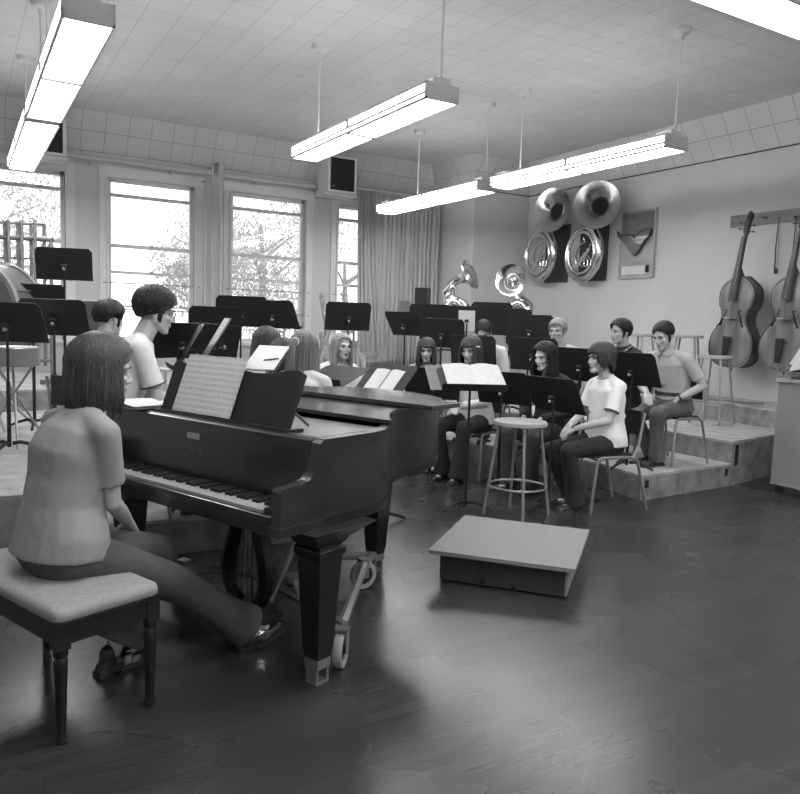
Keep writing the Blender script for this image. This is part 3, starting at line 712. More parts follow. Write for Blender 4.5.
# ================================================================== CHAIRS
def chair_proto(label, loc, rz):
    t = thing('stacking_chair', label, 'chair', loc, rz, 'tubular stacking chairs')
    for s in (-1, 1):
        MB().tube([(s*.215, .24, 0), (s*.205, .20, .38), (s*.203, .185, .425), (s*.20, .14, .436), (s*.20, 0, .436)], .0125, 10).build('front_leg', M_chrome, t)
        MB().tube([(s*.20, 0, .436), (s*.20, -.15, .43), (s*.202, -.20, .40), (s*.22, -.31, 0)], .0125, 10).build('rear_leg', M_chrome, t)
        MB().tube([(s*.197, -.16, .435), (s*.192, -.21, .52), (s*.185, -.26, .79)], .0115, 10).build('upright', M_chrome, t)
    MB().prism(rrect(.39, .40, .05), .436, .452).build('seat', M_black, t, smooth=40, loc=(0, .015, 0), bevel=.004)
    bk = MB(); bk.loft([[Vector((.19*math.sin(a), -.262-.03*math.cos(a*1.0)+.03+y, z)) for a, y in [(-1+2*k/10, 0) for k in range(11)]+[(1-2*k/10, .014) for k in range(11)]] for z in (.60, .80)])
    bk.build('backrest', M_black, t, smooth=40)
    return t
chair0 = [None]
def chair(label, x, y, z, face):
    rz = R(face-90)
    if chair0[0] is None: chair0[0] = chair_proto(label, (x, y, z), rz); return chair0[0]
    return dup(chair0[0], (x, y, z), rz, label)
chair('black empty chair beneath the broad-desked stand before the window', 2.62, 7.02, .22, 90)
def slat_proto(label, loc, rz):
    t = thing('slat_back_chair', label, 'chair', loc, rz, 'slat-back wooden chairs')
    for s in (-1, 1):
        MB().tube([(s*.2, .19, 0), (s*.19, .18, .44)], .018, 8).build('front_leg', M_wood, t)
        MB().tube([(s*.19, -.28, 0), (s*.18, -.17, .44), (s*.175, -.25, .86)], .018, 8).build('rear_post', M_wood, t)
    MB().prism(rrect(.42, .40, .03), .435, .46).build('seat', M_wood, t, smooth=0)
    for z, yy in ((.58, -.19), (.68, -.21), (.78, -.23), (.86, -.25)): MB().box((0, yy, z), (.36, .016, .035)).build('slat', M_wood, t, smooth=0)
    MB().cyl((-.195, .185, .2), (.195, .185, .2), .011, n=8).build('stretcher', M_wood, t)
    return t
sp = slat_proto('slat-back wooden chair nearest the girl with bangs', (3.92, 6.98, .22), R(-120))
for x, y, z, a, lab in ((4.18, 7.50, .22, 200, 'slat-back wooden chair beside the edgewise black stand'), (4.05, 8.35, .43, 250, 'slat-back wooden chair at the foot of the curtain'), (2.0, 8.15, .43, 190, 'slat-back chair standing against the second window, by the glasses of the seated man'), (3.30, 8.55, .43, 180, 'pale slat-back chair under the narrow window')):
    dup(sp, (x, y, z), R(a), lab)
fc = dup(sp, (4.05, 8.35, .895), R(252), 'wooden chair stacked upon the chair at the foot of the curtain')

# ================================================================== CABINET AND CLOTH
cb = thing('rolling_cabinet', 'plain grey cabinet on casters at the photo\'s right edge', 'cabinet', (6.43, 4.15, 0))
M_cab = mat('cabinet laminate', .20, .5, var=.06, scale=3)
c_ = MB(); c_.box((.31, -.60, .565), (.62, 1.2, .93)); c_.build('carcass', M_cab, cb, smooth=0, bevel=.004)
MB().box((.31, -.60, 1.045), (.66, 1.24, .03)).build('top', mat('cabinet top', .26, .45), cb, smooth=0, bevel=.004)
MB().box((-.002, -.60, .1), (.006, 1.19, .02)).build('edge_strip', M_rside, cb, smooth=0)
for X in (.06, .56):
    for Y in (-.06, -1.14):
        k = MB(); k.cyl((X-.012, Y, .04), (X+.012, Y, .04), .04, n=18); k.box((X, Y, .085), (.05, .05, .03)); k.build('caster', M_blackm, cb)
cl = MB(); rings = []
for j in range(9):
    v = j/8; rr = .03+.11*v**1.3; ring = []
    for k in range(36):
        a = 2*PI*k/36; q = rr*(1+.22*v*math.sin(5*a+v)+.1*v*math.sin(9*a+1)); ring.append(Vector((q*math.cos(a), q*1.15*math.sin(a), .46-.36*v-.03*v*math.sin(3*a))))
    rings.append(ring)
cl.loft(rings)
o = cl.build('draped_cloth', M_cloth, loc=(6.60, 3.98, 1.06), smooth=60); tag(o, 'pale cloth draped over a dark stand on top of the grey cabinet', 'cloth')
ds = thing('small_dark_stand', 'small dark stand half covered by the pale cloth on the cabinet', 'stand', (6.60, 3.98, 1.06))
MB().box((0, 0, .012), (.2, .2, .024)).build('base', M_blackm, ds, smooth=0); MB().cyl((0, 0, .024), (0, 0, .44), .02, n=10).build('post', M_blackm, ds)

# ================================================================== DOUBLE BASSES ON THE WALL
M_bassf = mat('bass spruce', .15, .3, var=.45, scale=3, stretch=(3, 1, .6), coat=.25)
M_bassr = mat('bass ribs', .035, .3, var=.3, scale=3, coat=.4)
M_ebony = mat('ebony', .012, .35, var=.1)
def bass(label, loc, tiltdeg):
    """local +y out of the wall, z up, origin at the bottom of the body"""
    t = thing('double_bass', label, 'double bass', loc, rot=(Matrix.Rotation(R(90), 4, 'Z') @ Matrix.Rotation(R(tiltdeg), 4, 'Y')).to_euler())
    half = [(0, 0), (.10, .004), (.20, .04), (.272, .12), (.30, .23), (.295, .33), (.26, .42), (.215, .475), (.225, .49), (.185, .52), (.165, .60), (.175, .68), (.205, .735), (.222, .745), (.215, .76), (.235, .83), (.232, .91), (.195, .99), (.12, 1.05), (.055, 1.09), (.03, 1.11)]
    half = half[:]
    def chaik(h):
        o = [h[0]]
        for a, b in zip(h, h[1:]):
            o += [(a[0]*.75+b[0]*.25, a[1]*.75+b[1]*.25), (a[0]*.25+b[0]*.75, a[1]*.25+b[1]*.75)]
        return o+[h[-1]]
    half = chaik(half)
    out = half+[(-x, z) for x, z in reversed(half) if x > 0]
    def poly(s, inset): return [(x*s if True else 0, .55+(z-.55)*s) for x, z in out]
    D0, D1 = .0, .19
    def P(pl, y): return [Vector((x, y, z)) for x, z in pl]
    rb = MB(); rb.loft([P(poly(.975, 0), D0), P(poly(.975, 0), D1)]); rb.build('ribs', M_bassr, t, smooth=50)
    bk = MB(); bk.loft([P(poly(.55, 0), D0-.02), P(poly(.85, 0), D0-.012), P(poly(1, 0), D0), P(poly(1, 0), D0+.008)]); bk.build('back', M_bassr, t, smooth=50)
    fr = MB(); fr.loft([P(poly(1, 0), D1-.006), P(poly(1.0, 0), D1+.004), P(poly(.93, 0), D1+.008), P(poly(.80, 0), D1+.02), P(poly(.60, 0), D1+.03), P(poly(.3, 0), D1+.036)]); fr.build('front', M_bassf, t, smooth=50)
    pf = MB(); pp = poly(.955, 0); pf.tube([Vector((x, D1+.0085, z)) for x, z in pp], .004, 6, closed=True); pf.build('purfling', M_ebony, t)
    for s in (-1, 1):
        fh = MB(); pts = []
        for k in range(13):
            u = k/12-.5; pts.append((s*(.115+.028*math.sin(u*PI*1.0)*-1+ (0.012 if abs(u) > .4 else 0)*(-1 if u > 0 else 1)), D1+.036-.010*abs(u), .60+u*.19))
        fh.tube(pts, [.010]+[.008]*11+[.010], 6); fh.ell((s*.10, D1+.030, .69), (.014, .008, .014)); fh.ell((s*.145, D1+.024, .515), (.016, .008, .016)); fh.build('f_hole', M_dark, t)
    br = MB(); br.prism([(-.075, 0), (-.045, 0), (-.03, .03), (.03, .03), (.045, 0), (.075, 0), (.06, .06), (.05, .105), (.03, .12), (-.03, .12), (-.05, .105), (-.06, .06)], -.008, .008, Matrix.Translation((0, D1+.03, .60)) @ Matrix.Rotation(PI, 4, 'Z') @ Matrix(((1, 0, 0, 0), (0, -0, -1, 0), (0, 1, 0, 0), (0, 0, 0, 1))).inverted() @ Matrix.Identity(4) if False else Matrix(((1, 0, 0, 0), (0, 1, 0, D1+.03), (0, 0, 1, .60), (0, 0, 0, 1))))
    br.build('bridge', M_wood, t, smooth=0)
    tp = MB(); tp.prism([(-.028, .10), (.028, .10), (.05, .36), (.046, .38), (-.046, .38), (-.05, .36)], 0, .012, Matrix(((1, 0, 0, 0), (0, 0, 1, D1+.07), (0, 1, 0, 0), (0, 0, 0, 1)))); tp.build('tailpiece', M_ebony, t, smooth=0)
    nk = MB(); nk.tube([(0, D1-.03, 1.08), (0, D1+.02, 1.20), (0, D1-.01, 1.52), (0, D1-.03, 1.62)], [.05, .027, .023, .024], 12); nk.build('neck', M_bassr, t)
    fg = MB(); fg.loft([[Vector((x*w, D1+y+o, z)) for x, y in ((-1, 0), (1, 0), (.7, .014), (0, .02), (-.7, .014))] for z, w, o in ((.80, .05, .088), (1.1, .042, .058), (1.56, .024, .012))]); fg.build('fingerboard', M_ebony, t, smooth=40)
    sc = MB(); sc.box((0, D1-.03, 1.68), (.05, .055, .16), rot=(.12, 0, 0)); pts = []; rad = []
    for k in range(22):
        a = k/21*2.6*PI; rr = .052*(1-k/26); pts.append((0, D1-.045+rr*math.cos(a+PI/2)*1.0, 1.80+rr*math.sin(a+PI/2)-.01)); rad.append(.024-.0004*k)
    sc.tube([(0, D1-.035, 1.74)]+pts[:1]+pts, [.026]+rad[:1]+rad, 10); sc.build('scroll', M_bassr, t)
    for k in range(4):
        s = 1 if k % 2 else -1; z = 1.62+.035*k
        pg = MB(); pg.cyl((0, D1-.02, z), (s*.085, D1-.02, z), .006, n=8); pg.ell((s*.095, D1-.02, z), (.012, .018, .012)); pg.build('tuning_peg', M_ebony, t)
    sg = MB()
    for k in range(4):
        x0 = (-.033+.022*k); sg.tube([(x0*.8, D1+.082, .36), (x0*1.1, D1+.15, .605), (x0*.5, D1+.035, 1.57)], .0016, 5)
    sg.build('strings', M_chrome, t)
    ep = MB(); ep.cyl((0, D1/2, 0.02), (0, D1/2, -.035), .014, .009, n=10); ep.build('endpin', M_ebony, t)
    hk = MB(); hk.tube([(0, -.05, 1.79), (0, D1-.06, 1.79)], .012, 8); 
    return t
bass('whole double bass hanging on the wall, behind the bar stools', (8.24, 5.88, 1.04), -4)
bass('double bass cut by the photo\'s right edge, half hidden by the pale cloth', (8.24, 5.20, 1.04), -4)
bb = thing('hanging_board', 'long wooden wall board from which the double basses and bows hang', 'wall board', (8.485, 5.0, 2.86))
MB().box((0, 0, 0), (.03, 2.58, .145)).build('board', M_woodm, bb, smooth=0)
for Y in (.78, .08, -.55): MB().tube([(-.01, Y, 0), (-.12, Y, -.01), (-.14, Y, .03)], .008, 8).build('hook', M_steel, bb)
for Y, lab in ((5.60, 'bass bow hanging from the board, between the two double basses'), (5.38, 'bass bow hanging from the board at the photo\'s right edge')):
    t = thing('bass_bow', lab, 'bow', (8.42, Y, 2.16), rot=(.0, 0, PI/2))
    MB().tube([(0, 0, .02), (.01, 0, .3), (0, 0, .68)], [.010, .008, .006], 8).build('stick', M_ebony, t)
    MB().tube([(-.028, 0, .06), (-.012, 0, .67)], .004, 6).build('hair', M_woodm, t)
    MB().box((-.016, 0, .05), (.04, .02, .06)).build('frog', M_ebony, t, smooth=0)

# ================================================================== SOUSAPHONES AND RELIEF BOARD ON THE WALL
def backing(label, y, z, w, h, m):
    o = MB().box((0, 0, 0), (.03, w, h)).build('backing_board', m, smooth=0, loc=(8.483, y, z)); return tag(o, label, 'wall board')
M_backing = mat('dark stained board', .045, .5, var=.3, scale=3, stretch=(1, 1, 5))
backing('dark upright board behind the sousaphone nearest the far corner', 9.50, 2.65, .54, .92, M_backing)
backing('dark upright board behind the sousaphone beside the relief board', 8.68, 2.65, .58, .92, M_backing)
def sousaphone(label, y, zc, bell, bdir, rb, m, mb_):
    """local x = image left, y out of the wall, z up; origin at the middle of the coil"""
    t = thing('sousaphone', label, 'sousaphone', (8.27, y, zc), PI/2)
    pts = []; rad = []
    for k in range(40):
        a = R(118)+k/39*R(330); pts.append((.37*math.cos(a), .0+.05*math.sin(a*.5), .40*math.sin(a)))
        rad.append(.066-.034*k/39)
    bl = Vector(bell); bd = Vector(bdir).normalized()
    neck = [bl-bd*.14, bl-bd*.24+Vector((.05, .0, -.08)), Vector((.10, .0, .45))]
    tb = MB(); tb.tube(list(reversed([Vector(p) for p in pts]))+list(reversed(neck)), list(reversed(rad))+[.07, .075, .08], 14); tb.build('body_tube', m, t, smooth=60)
    b2 = MB(); p2 = [(.275*math.cos(R(20)+k/31*R(350)), .06, .31*math.sin(R(20)+k/31*R(350))) for k in range(32)]; b2.tube(p2, .026, 12); b2.build('inner_tube', m, t, smooth=60)
    B = MB(); prof = [(.066, -.16), (.10, -.12), (.14, -.07), (.19, -.03), (.26, .005), (rb-.012, .026), (rb, .03), (rb-.003, .038), (rb-.02, .033), (.25, .015), (.18, -.02), (.13, -.062), (.09, -.11), (.06, -.16)]
    B.shell(prof, 48, frame(bl, bd)); B.build('bell', mb_, t, smooth=60)
    dk = MB(); dk.lathe([(.001, -.085), (.108, -.085), (.108, -.09), (.001, -.09)], 24, frame(bl, bd)); dk.build('bell_throat_shade', M_dark, t)  # black disc paints the shade of the deep throat
    for k in range(3):
        v = MB(); x = -.02-.07*k; zo = -.06*k; v.cyl((x+.10, .075, -.24-zo), (x-.02, .075, -.06-zo), .026, n=14); v.cyl((x-.02, .075, -.06-zo), (x-.045, .075, -.02-zo), .008, n=8); v.ell((x-.047, .075, -.016-zo), (.016, .016, .008)); v.build('valve', m, t)
        l = MB(); l.tube([(x+.0, .085, -.14-.02*k), (x-.05, .10, -.22), (x-.10, .10, -.20), (x-.10, .10, -.13), (x-.02, .085, -.06)], .012, 8); l.build('valve_slide', m, t)
    lp_ = MB(); lp_.tube([(.05, .06, -.22), (.12, .07, -.05), (.02, .08, .12), (-.10, .08, .16), (-.06, .09, .22)], [.018, .018, .014, .012, .009], 10); lp_.build('leadpipe', m, t)
    MB().tube([(0, -.205, .30), (0, -.02, .30), (0, -.02, .36)], .014, 8).build('wall_peg', M_steel, t); MB().tube([(0, -.205, -.30), (0, -.02, -.36)], .014, 8).build('wall_peg', M_steel, t)
    return t
sousaphone('sousaphone on the wall nearest the far corner, with a slanted brassy bell', 9.66, 2.64, (-.47, .20, .64), (-.22, 1, .05), .345, M_silver, M_brass)
sousaphone('sousaphone on the wall beside the relief board, with the darker round bell', 8.66, 2.60, (-.43, .20, .65), (-.60, 1, .05), .35, M_silver, M_brassd)
rf = thing('relief_board', 'framed wall board with a dark V-shaped wooden piece fixed to it', 'wall board', (8.48, 7.80, 2.69), PI/2)
MB().box((0, 0, 0), (.60, .03, .93)).build('panel', mat('weathered pale panel', .33, .6, var=.25, scale=3, stretch=(1, 1, 3)), rf, smooth=0)
fr_ = MB()
for s in (-1, 1): fr_.box((s*.31, .005, 0), (.022, .05, .97)); fr_.box((0, .005, s*.475), (.62, .05, .022))
fr_.build('frame', mat('pale frame', .42, .5), rf, smooth=0)
vp = MB(); vp.prism([(.36, .20), (.33, .10), (.22, .02), (.08, -.12), (.0, -.2), (-.08, -.14), (-.18, .0), (-.27, .08), (-.30, .17), (-.2, .19), (-.12, .16), (-.08, .17), (-.06, .12), (0, .06), (.06, .12), (.15, .12), (.25, .11)], .03, .08, Matrix(((1, 0, 0, 0), (0, 0, 1, 0), (0, 1, 0, .02), (0, 0, 0, 1))))
vp.build('wooden_piece', M_bassr, rf, smooth=0, bevel=.012)
MB().box((.02, .022, -.37), (.46, .015, .12)).build('white_strip', M_paper, rf, smooth=0); MB().box((-.22, .028, -.36), (.05, .02, .10)).build('dark_clip', M_blackm, rf, smooth=0)
MB().box((0, .016, .28), (.57, .006, .33)).build('grey_upper_panel', mat('grey panel', .16, .6, var=.2), rf, smooth=0)

# ================================================================== TUBAS, AMPLIFIER, DRUM, CHIMES, WALL SPEAKERS
def tuba(label, loc, rz, bell, bdir, rb, base):
    t = thing('tuba', label, 'tuba', loc, rz)
    b = Vector(bell); d = Vector(bdir).normalized()
    body = MB(); pts = [(.17*math.cos(a), 0, base+.36+.32*math.sin(a)) for a in [R(200)+k/31*R(320) for k in range(32)]]
    body.tube(pts+smooth_path([Vector(pts[-1])*.5+Vector((.17, 0, base+.5))*.5, Vector((.17, 0, base+.62)), b-d*.36+Vector((0, 0, -.16)), b-d*.30+Vector((0, 0, -.05)), b-d*.2], 5)[1:], [.03+.03*k/31 for k in range(32)]+[.062]*20, 12); body.build('body_tube', M_silver, t, smooth=60)
    i2 = MB(); i2.tube([(.10*math.cos(a), .06, base+.40+.22*math.sin(a)) for a in [2*PI*k/24 for k in range(24)]], .022, 10, closed=True); i2.tube(smooth_path([(-.06, .05, base+.5), (-.06, .05, base+.80), (-.05, .05, base+.87), (-.02, .05, base+.90), (.01, .05, base+.87), (.02, .05, base+.80), (.02, .05, base+.5)]), .018, 10); i2.tube(smooth_path([(-.13, .04, base+.45), (-.13, .04, base+.70), (-.10, .04, base+.77), (-.06, .04, base+.79)]), .014, 10); i2.build('inner_tube', M_silver, t, smooth=60)
    for k in range(3):
        v = MB(); v.cyl((-.09+.05*k, -.08, base+.30), (-.09+.05*k, -.08, base+.56), .022, n=12); v.cyl((-.09+.05*k, -.08, base+.56), (-.09+.05*k, -.08, base+.61), .008, n=8); v.build('valve', M_silver, t)
    B = MB(); B.shell([(.06, -.22), (.075, -.14), (.10, -.07), (.15, -.02), (rb-.01, .012), (rb, .018), (rb-.004, .026), (rb-.02, .02), (.14, -.012), (.09, -.065), (.062, -.14), (.05, -.22)], 36, frame(b, d)); B.build('bell', M_silver, t, smooth=60)
    return t
cr = chair('black chair under the taller tuba by the curtain', 6.12, 8.98, .645, 230)
tuba('tall silver tuba with its big bell turned sideways, beside the curtain', (6.12, 8.98, 1.10), R(-30), (.20, -.02, 1.06), (.80, -.45, .38), .225, 0)
cr = chair('black chair under the tuba nearer the sousaphones', 6.75, 8.32, .645, 225)
tuba('silver tuba with its bell facing forward, below the sousaphones', (6.75, 8.32, 1.10), R(-40), (-.10, -.06, .99), (-.25, -1, .15), .225, 0)
cr = None
am = thing('loudspeaker', 'small black loudspeaker on a pole at the curtain\'s edge', 'loudspeaker', (5.66, 9.08, .645), R(215-90))
MB().box((0, 0, 1.165), (.18, .16, .28)).build('box', M_blackm, am, smooth=0, bevel=.005); MB().cyl((0, 0, 0), (0, 0, 1.03), .016, n=10).build('pole', M_black, am); MB().lathe([(.16, 0), (.16, .015), (.02, .03)], 20).build('base', M_black, am)
gb = thing('small_grey_box', 'small grey box on a thin pole beside the black loudspeaker', 'box', (5.16, 8.70, .43), R(215-90))
MB().box((0, 0, 1.21), (.15, .1, .20)).build('box', mat('grey box', .16, .6), gb, smooth=0, bevel=.004); MB().cyl((0, 0, 0), (0, 0, 1.12), .014, n=10).build('pole', M_steel, gb); MB().lathe([(.14, 0), (.14, .015), (.02, .03)], 20).build('base', M_steel, gb)

DX, DY, DZ = .21, 7.42, 1.44
bd = thing('bass_drum', 'bass drum with a pale head at the photo\'s left edge', 'drum', (DX, DY, .43), R(232-90))
Md = Matrix.Translation((0, 0, DZ-.43)) @ Matrix.Rotation(PI/2, 4, 'X')
MB().shell([(.405, -.2), (.405, .2)], 48, Md).build('shell', mat('drum shell', .10, .3, var=.1, coat=.3), bd, smooth=50)
for s in (-1, 1):
    MB().lathe([(.39, s*.20), (.425, s*.20), (.425, s*.155), (.406, s*.155), (.406, s*.17), (.39, s*.2)], 48, Md).build('hoop', mat('drum hoop', .2, .4), bd)
    MB().lathe([(.001, s*.188), (.40, s*.188), (.40, s*.184), (.001, s*.184)], 48, Md).build('drum_head', mat('drum skin', .85, .6, var=.06), bd)
for k in range(8):
    a = R(45*k+20); l = MB(); l.cyl((.418*math.cos(a), .16, DZ-.43+.418*math.sin(a)), (.418*math.cos(a), -.16, DZ-.43+.418*math.sin(a)), .006, n=6); l.build('tension_rod', M_chrome, bd)
for s in (-1, 1):
    l = MB(); l.tube([(s*.30, .2, 0), (-s*.24, -.12, .72)], .013, 8); l.build('stand_leg', M_chrome, bd); l = MB(); l.tube([(s*.30, -.2, 0), (-s*.24, .12, .72)], .013, 8); l.build('stand_leg', M_chrome, bd)
sd = thing('snare_drum', 'shallow drum on a crossed-leg stand below the black stands at the left', 'drum', (.36, 6.42, .43))
MB().lathe([(.001, .60), (.17, .60), (.178, .605), (.178, .735), (.17, .74), (.001, .74)], 32).build('shell', mat('drum chrome', .28, .3, metal=.6), sd)
MB().lathe([(.001, .742), (.165, .742), (.165, .746), (.001, .746)], 32).build('drum_head', M_paper, sd)
for k in range(3):
    a = R(120*k+30); MB().tube([(math.cos(a)*.26, math.sin(a)*.26, 0), (-math.cos(a)*.14, -math.sin(a)*.14, .60)], .010, 8).build('stand_leg', M_chrome, sd)

ch = thing('tubular_chimes', 'rack of tubular chimes standing before the leftmost window', 'chimes', (.42, 9.55, .645), R(-30))
M_chime = mat('chime tubes', .22, .45, metal=.4)
f_ = MB()
for s in (-1, 1): f_.cyl((s*.56, 0, 0), (s*.56, 0, 1.60), .022, n=12); f_.box((s*.56, 0, .03), (.05, .5, .05))
f_.cyl((-.58, 0, 1.60), (.58, 0, 1.60), .026, n=12); f_.cyl((-.5, .0, 1.76), (.5, .0, 1.76), .014, n=8); f_.cyl((.5, 0, 1.76), (.5, 0, 1.6), .012, n=8); f_.cyl((-.5, 0, 1.76), (-.5, 0, 1.6), .012, n=8); f_.cyl((-.56, .03, 1.38), (.56, .03, 1.38), .012, n=8); f_.cyl((-.56, 0, .25), (.56, 0, .25), .018, n=8)
f_.build('frame', M_steel, ch)
for k in range(14):
    x = -.47+.94*k/13; tb = MB(); tb.cyl((x, -.03+.06*(k % 2), .45-.02*k), (x, -.03+.06*(k % 2), 1.79), .019, n=12); tb.build('chime_tube', M_chime, ch)

def wall_speaker(label, x, y, z, w, d, h, rz=0):
    t = thing('wall_speaker', label, 'loudspeaker', (x, y, z), rz)
    MB().box((0, 0, 0), (w, d, h)).build('cabinet', M_trim, t, smooth=0)
    MB().box((0, -d/2-.004, 0), (w-.09, .014, h-.07)).build('grille', mat('speaker cloth', .02, .95, var=.2, scale=200), t, smooth=0)
    MB().box((-w/2+.09, -d/2-.012, -h/2+.09), (.03, .008, .02)).build('badge', M_steel, t, smooth=0)
    MB().box((0, .02, -h/2-.02), (w+.06, d-.02, .03)).build('shelf', M_trim, t, smooth=0)
wall_speaker('boxy loudspeaker with dark cloth front, high on the wall beside the curtain', 5.27, 11.2, 3.74, .50, .46, .56)
wall_speaker('boxy loudspeaker with dark front, behind the ends of the lamps at the upper left', 1.04, 11.2, 3.72, .46, .46, .50)
sh = thing('coat_rods', 'two thin upright rods leaning by the wall under the narrow window', 'rods', (3.55, 8.9, .43))
for dx in (0, .12): MB().cyl((dx, 0, 0), (dx*1.2+.02, .12, 1.12), .012, n=8).build('rod', M_woodm, sh)
# ================================================================== PEOPLE
def ik(a, b, l1, l2, pole):
    a = Vector(a); b = Vector(b); d = b-a; L = d.length; mx = (l1+l2)*.999
    if L > mx: b = a+d*(mx/L); d = b-a; L = mx
    n = d/L; x = (l1*l1-l2*l2+L*L)/(2*L); h = math.sqrt(max(1e-6, l1*l1-x*x))
    p = Vector(pole)-n*n.dot(Vector(pole)); p.normalize()
    return a+n*x+p*h, b
def rings_along(pts, wd, n=18):
    """elliptic rings (half width along x, half depth) on a spine lying in the yz plane"""
    out = []
    for i, p in enumerate(pts):
        a = pts[max(0, i-1)]; b = pts[min(len(pts)-1, i+1)]; t = (b-a).normalized(); e = Vector((1, 0, 0)); g = t.cross(e)
        w, d = wd[i][0], wd[i][1]; sh = wd[i][2] if len(wd[i]) > 2 else 0
        ring = []
        for k in range(n):
            an = 2*PI*k/n; c, s = math.cos(an), math.sin(an)
            c = math.copysign(abs(c)**.85, c); s = math.copysign(abs(s)**.85, s)
            ring.append(p+e*(w*c)-g*(d*s+sh))
        out.append(ring)
    return out
SKIN = mat('skin', .44, .5, var=.05, scale=12)
LIPS = mat('lips', .24, .4, var=.03)
EYEW = mat('eye white', .38, .4, var=0); EYED = mat('iris', .02, .2, var=0); MOUTH = mat('open mouth', .015, .6, var=0)
STRAP = grid_mat('woven strap', .45, .04, .03, .013, 'XZ')
def hair_mat(name, c, hi): 
    m = mat(name, c, .5, var=.35, scale=28, stretch=(1, 1, .12), spec=.35); return m
H_BROWN = hair_mat('brown hair', .03, 0); H_DARK = hair_mat('dark hair', .014, 0); H_BLOND = hair_mat('blond hair', .24, 0); H_LIGHT = hair_mat('light brown hair', .13, 0); H_MID = hair_mat('mid brown hair', .045, 0)
HC = {'dark': H_DARK, 'brown': H_BROWN, 'blond': H_BLOND, 'light': H_LIGHT, 'mid': H_MID}
_cm = {}
def cloth(c, wv=.12, st=None):
    k = round(c, 3)
    if k not in _cm: _cm[k] = mat('cloth %.3f' % c, c, .9, var=wv, scale=7, bump=.7, bscale=11)
    return _cm[k]
SHOE = mat('shoe leather', .02, .35, var=.1)
SOLE = mat('shoe sole', .05, .7)

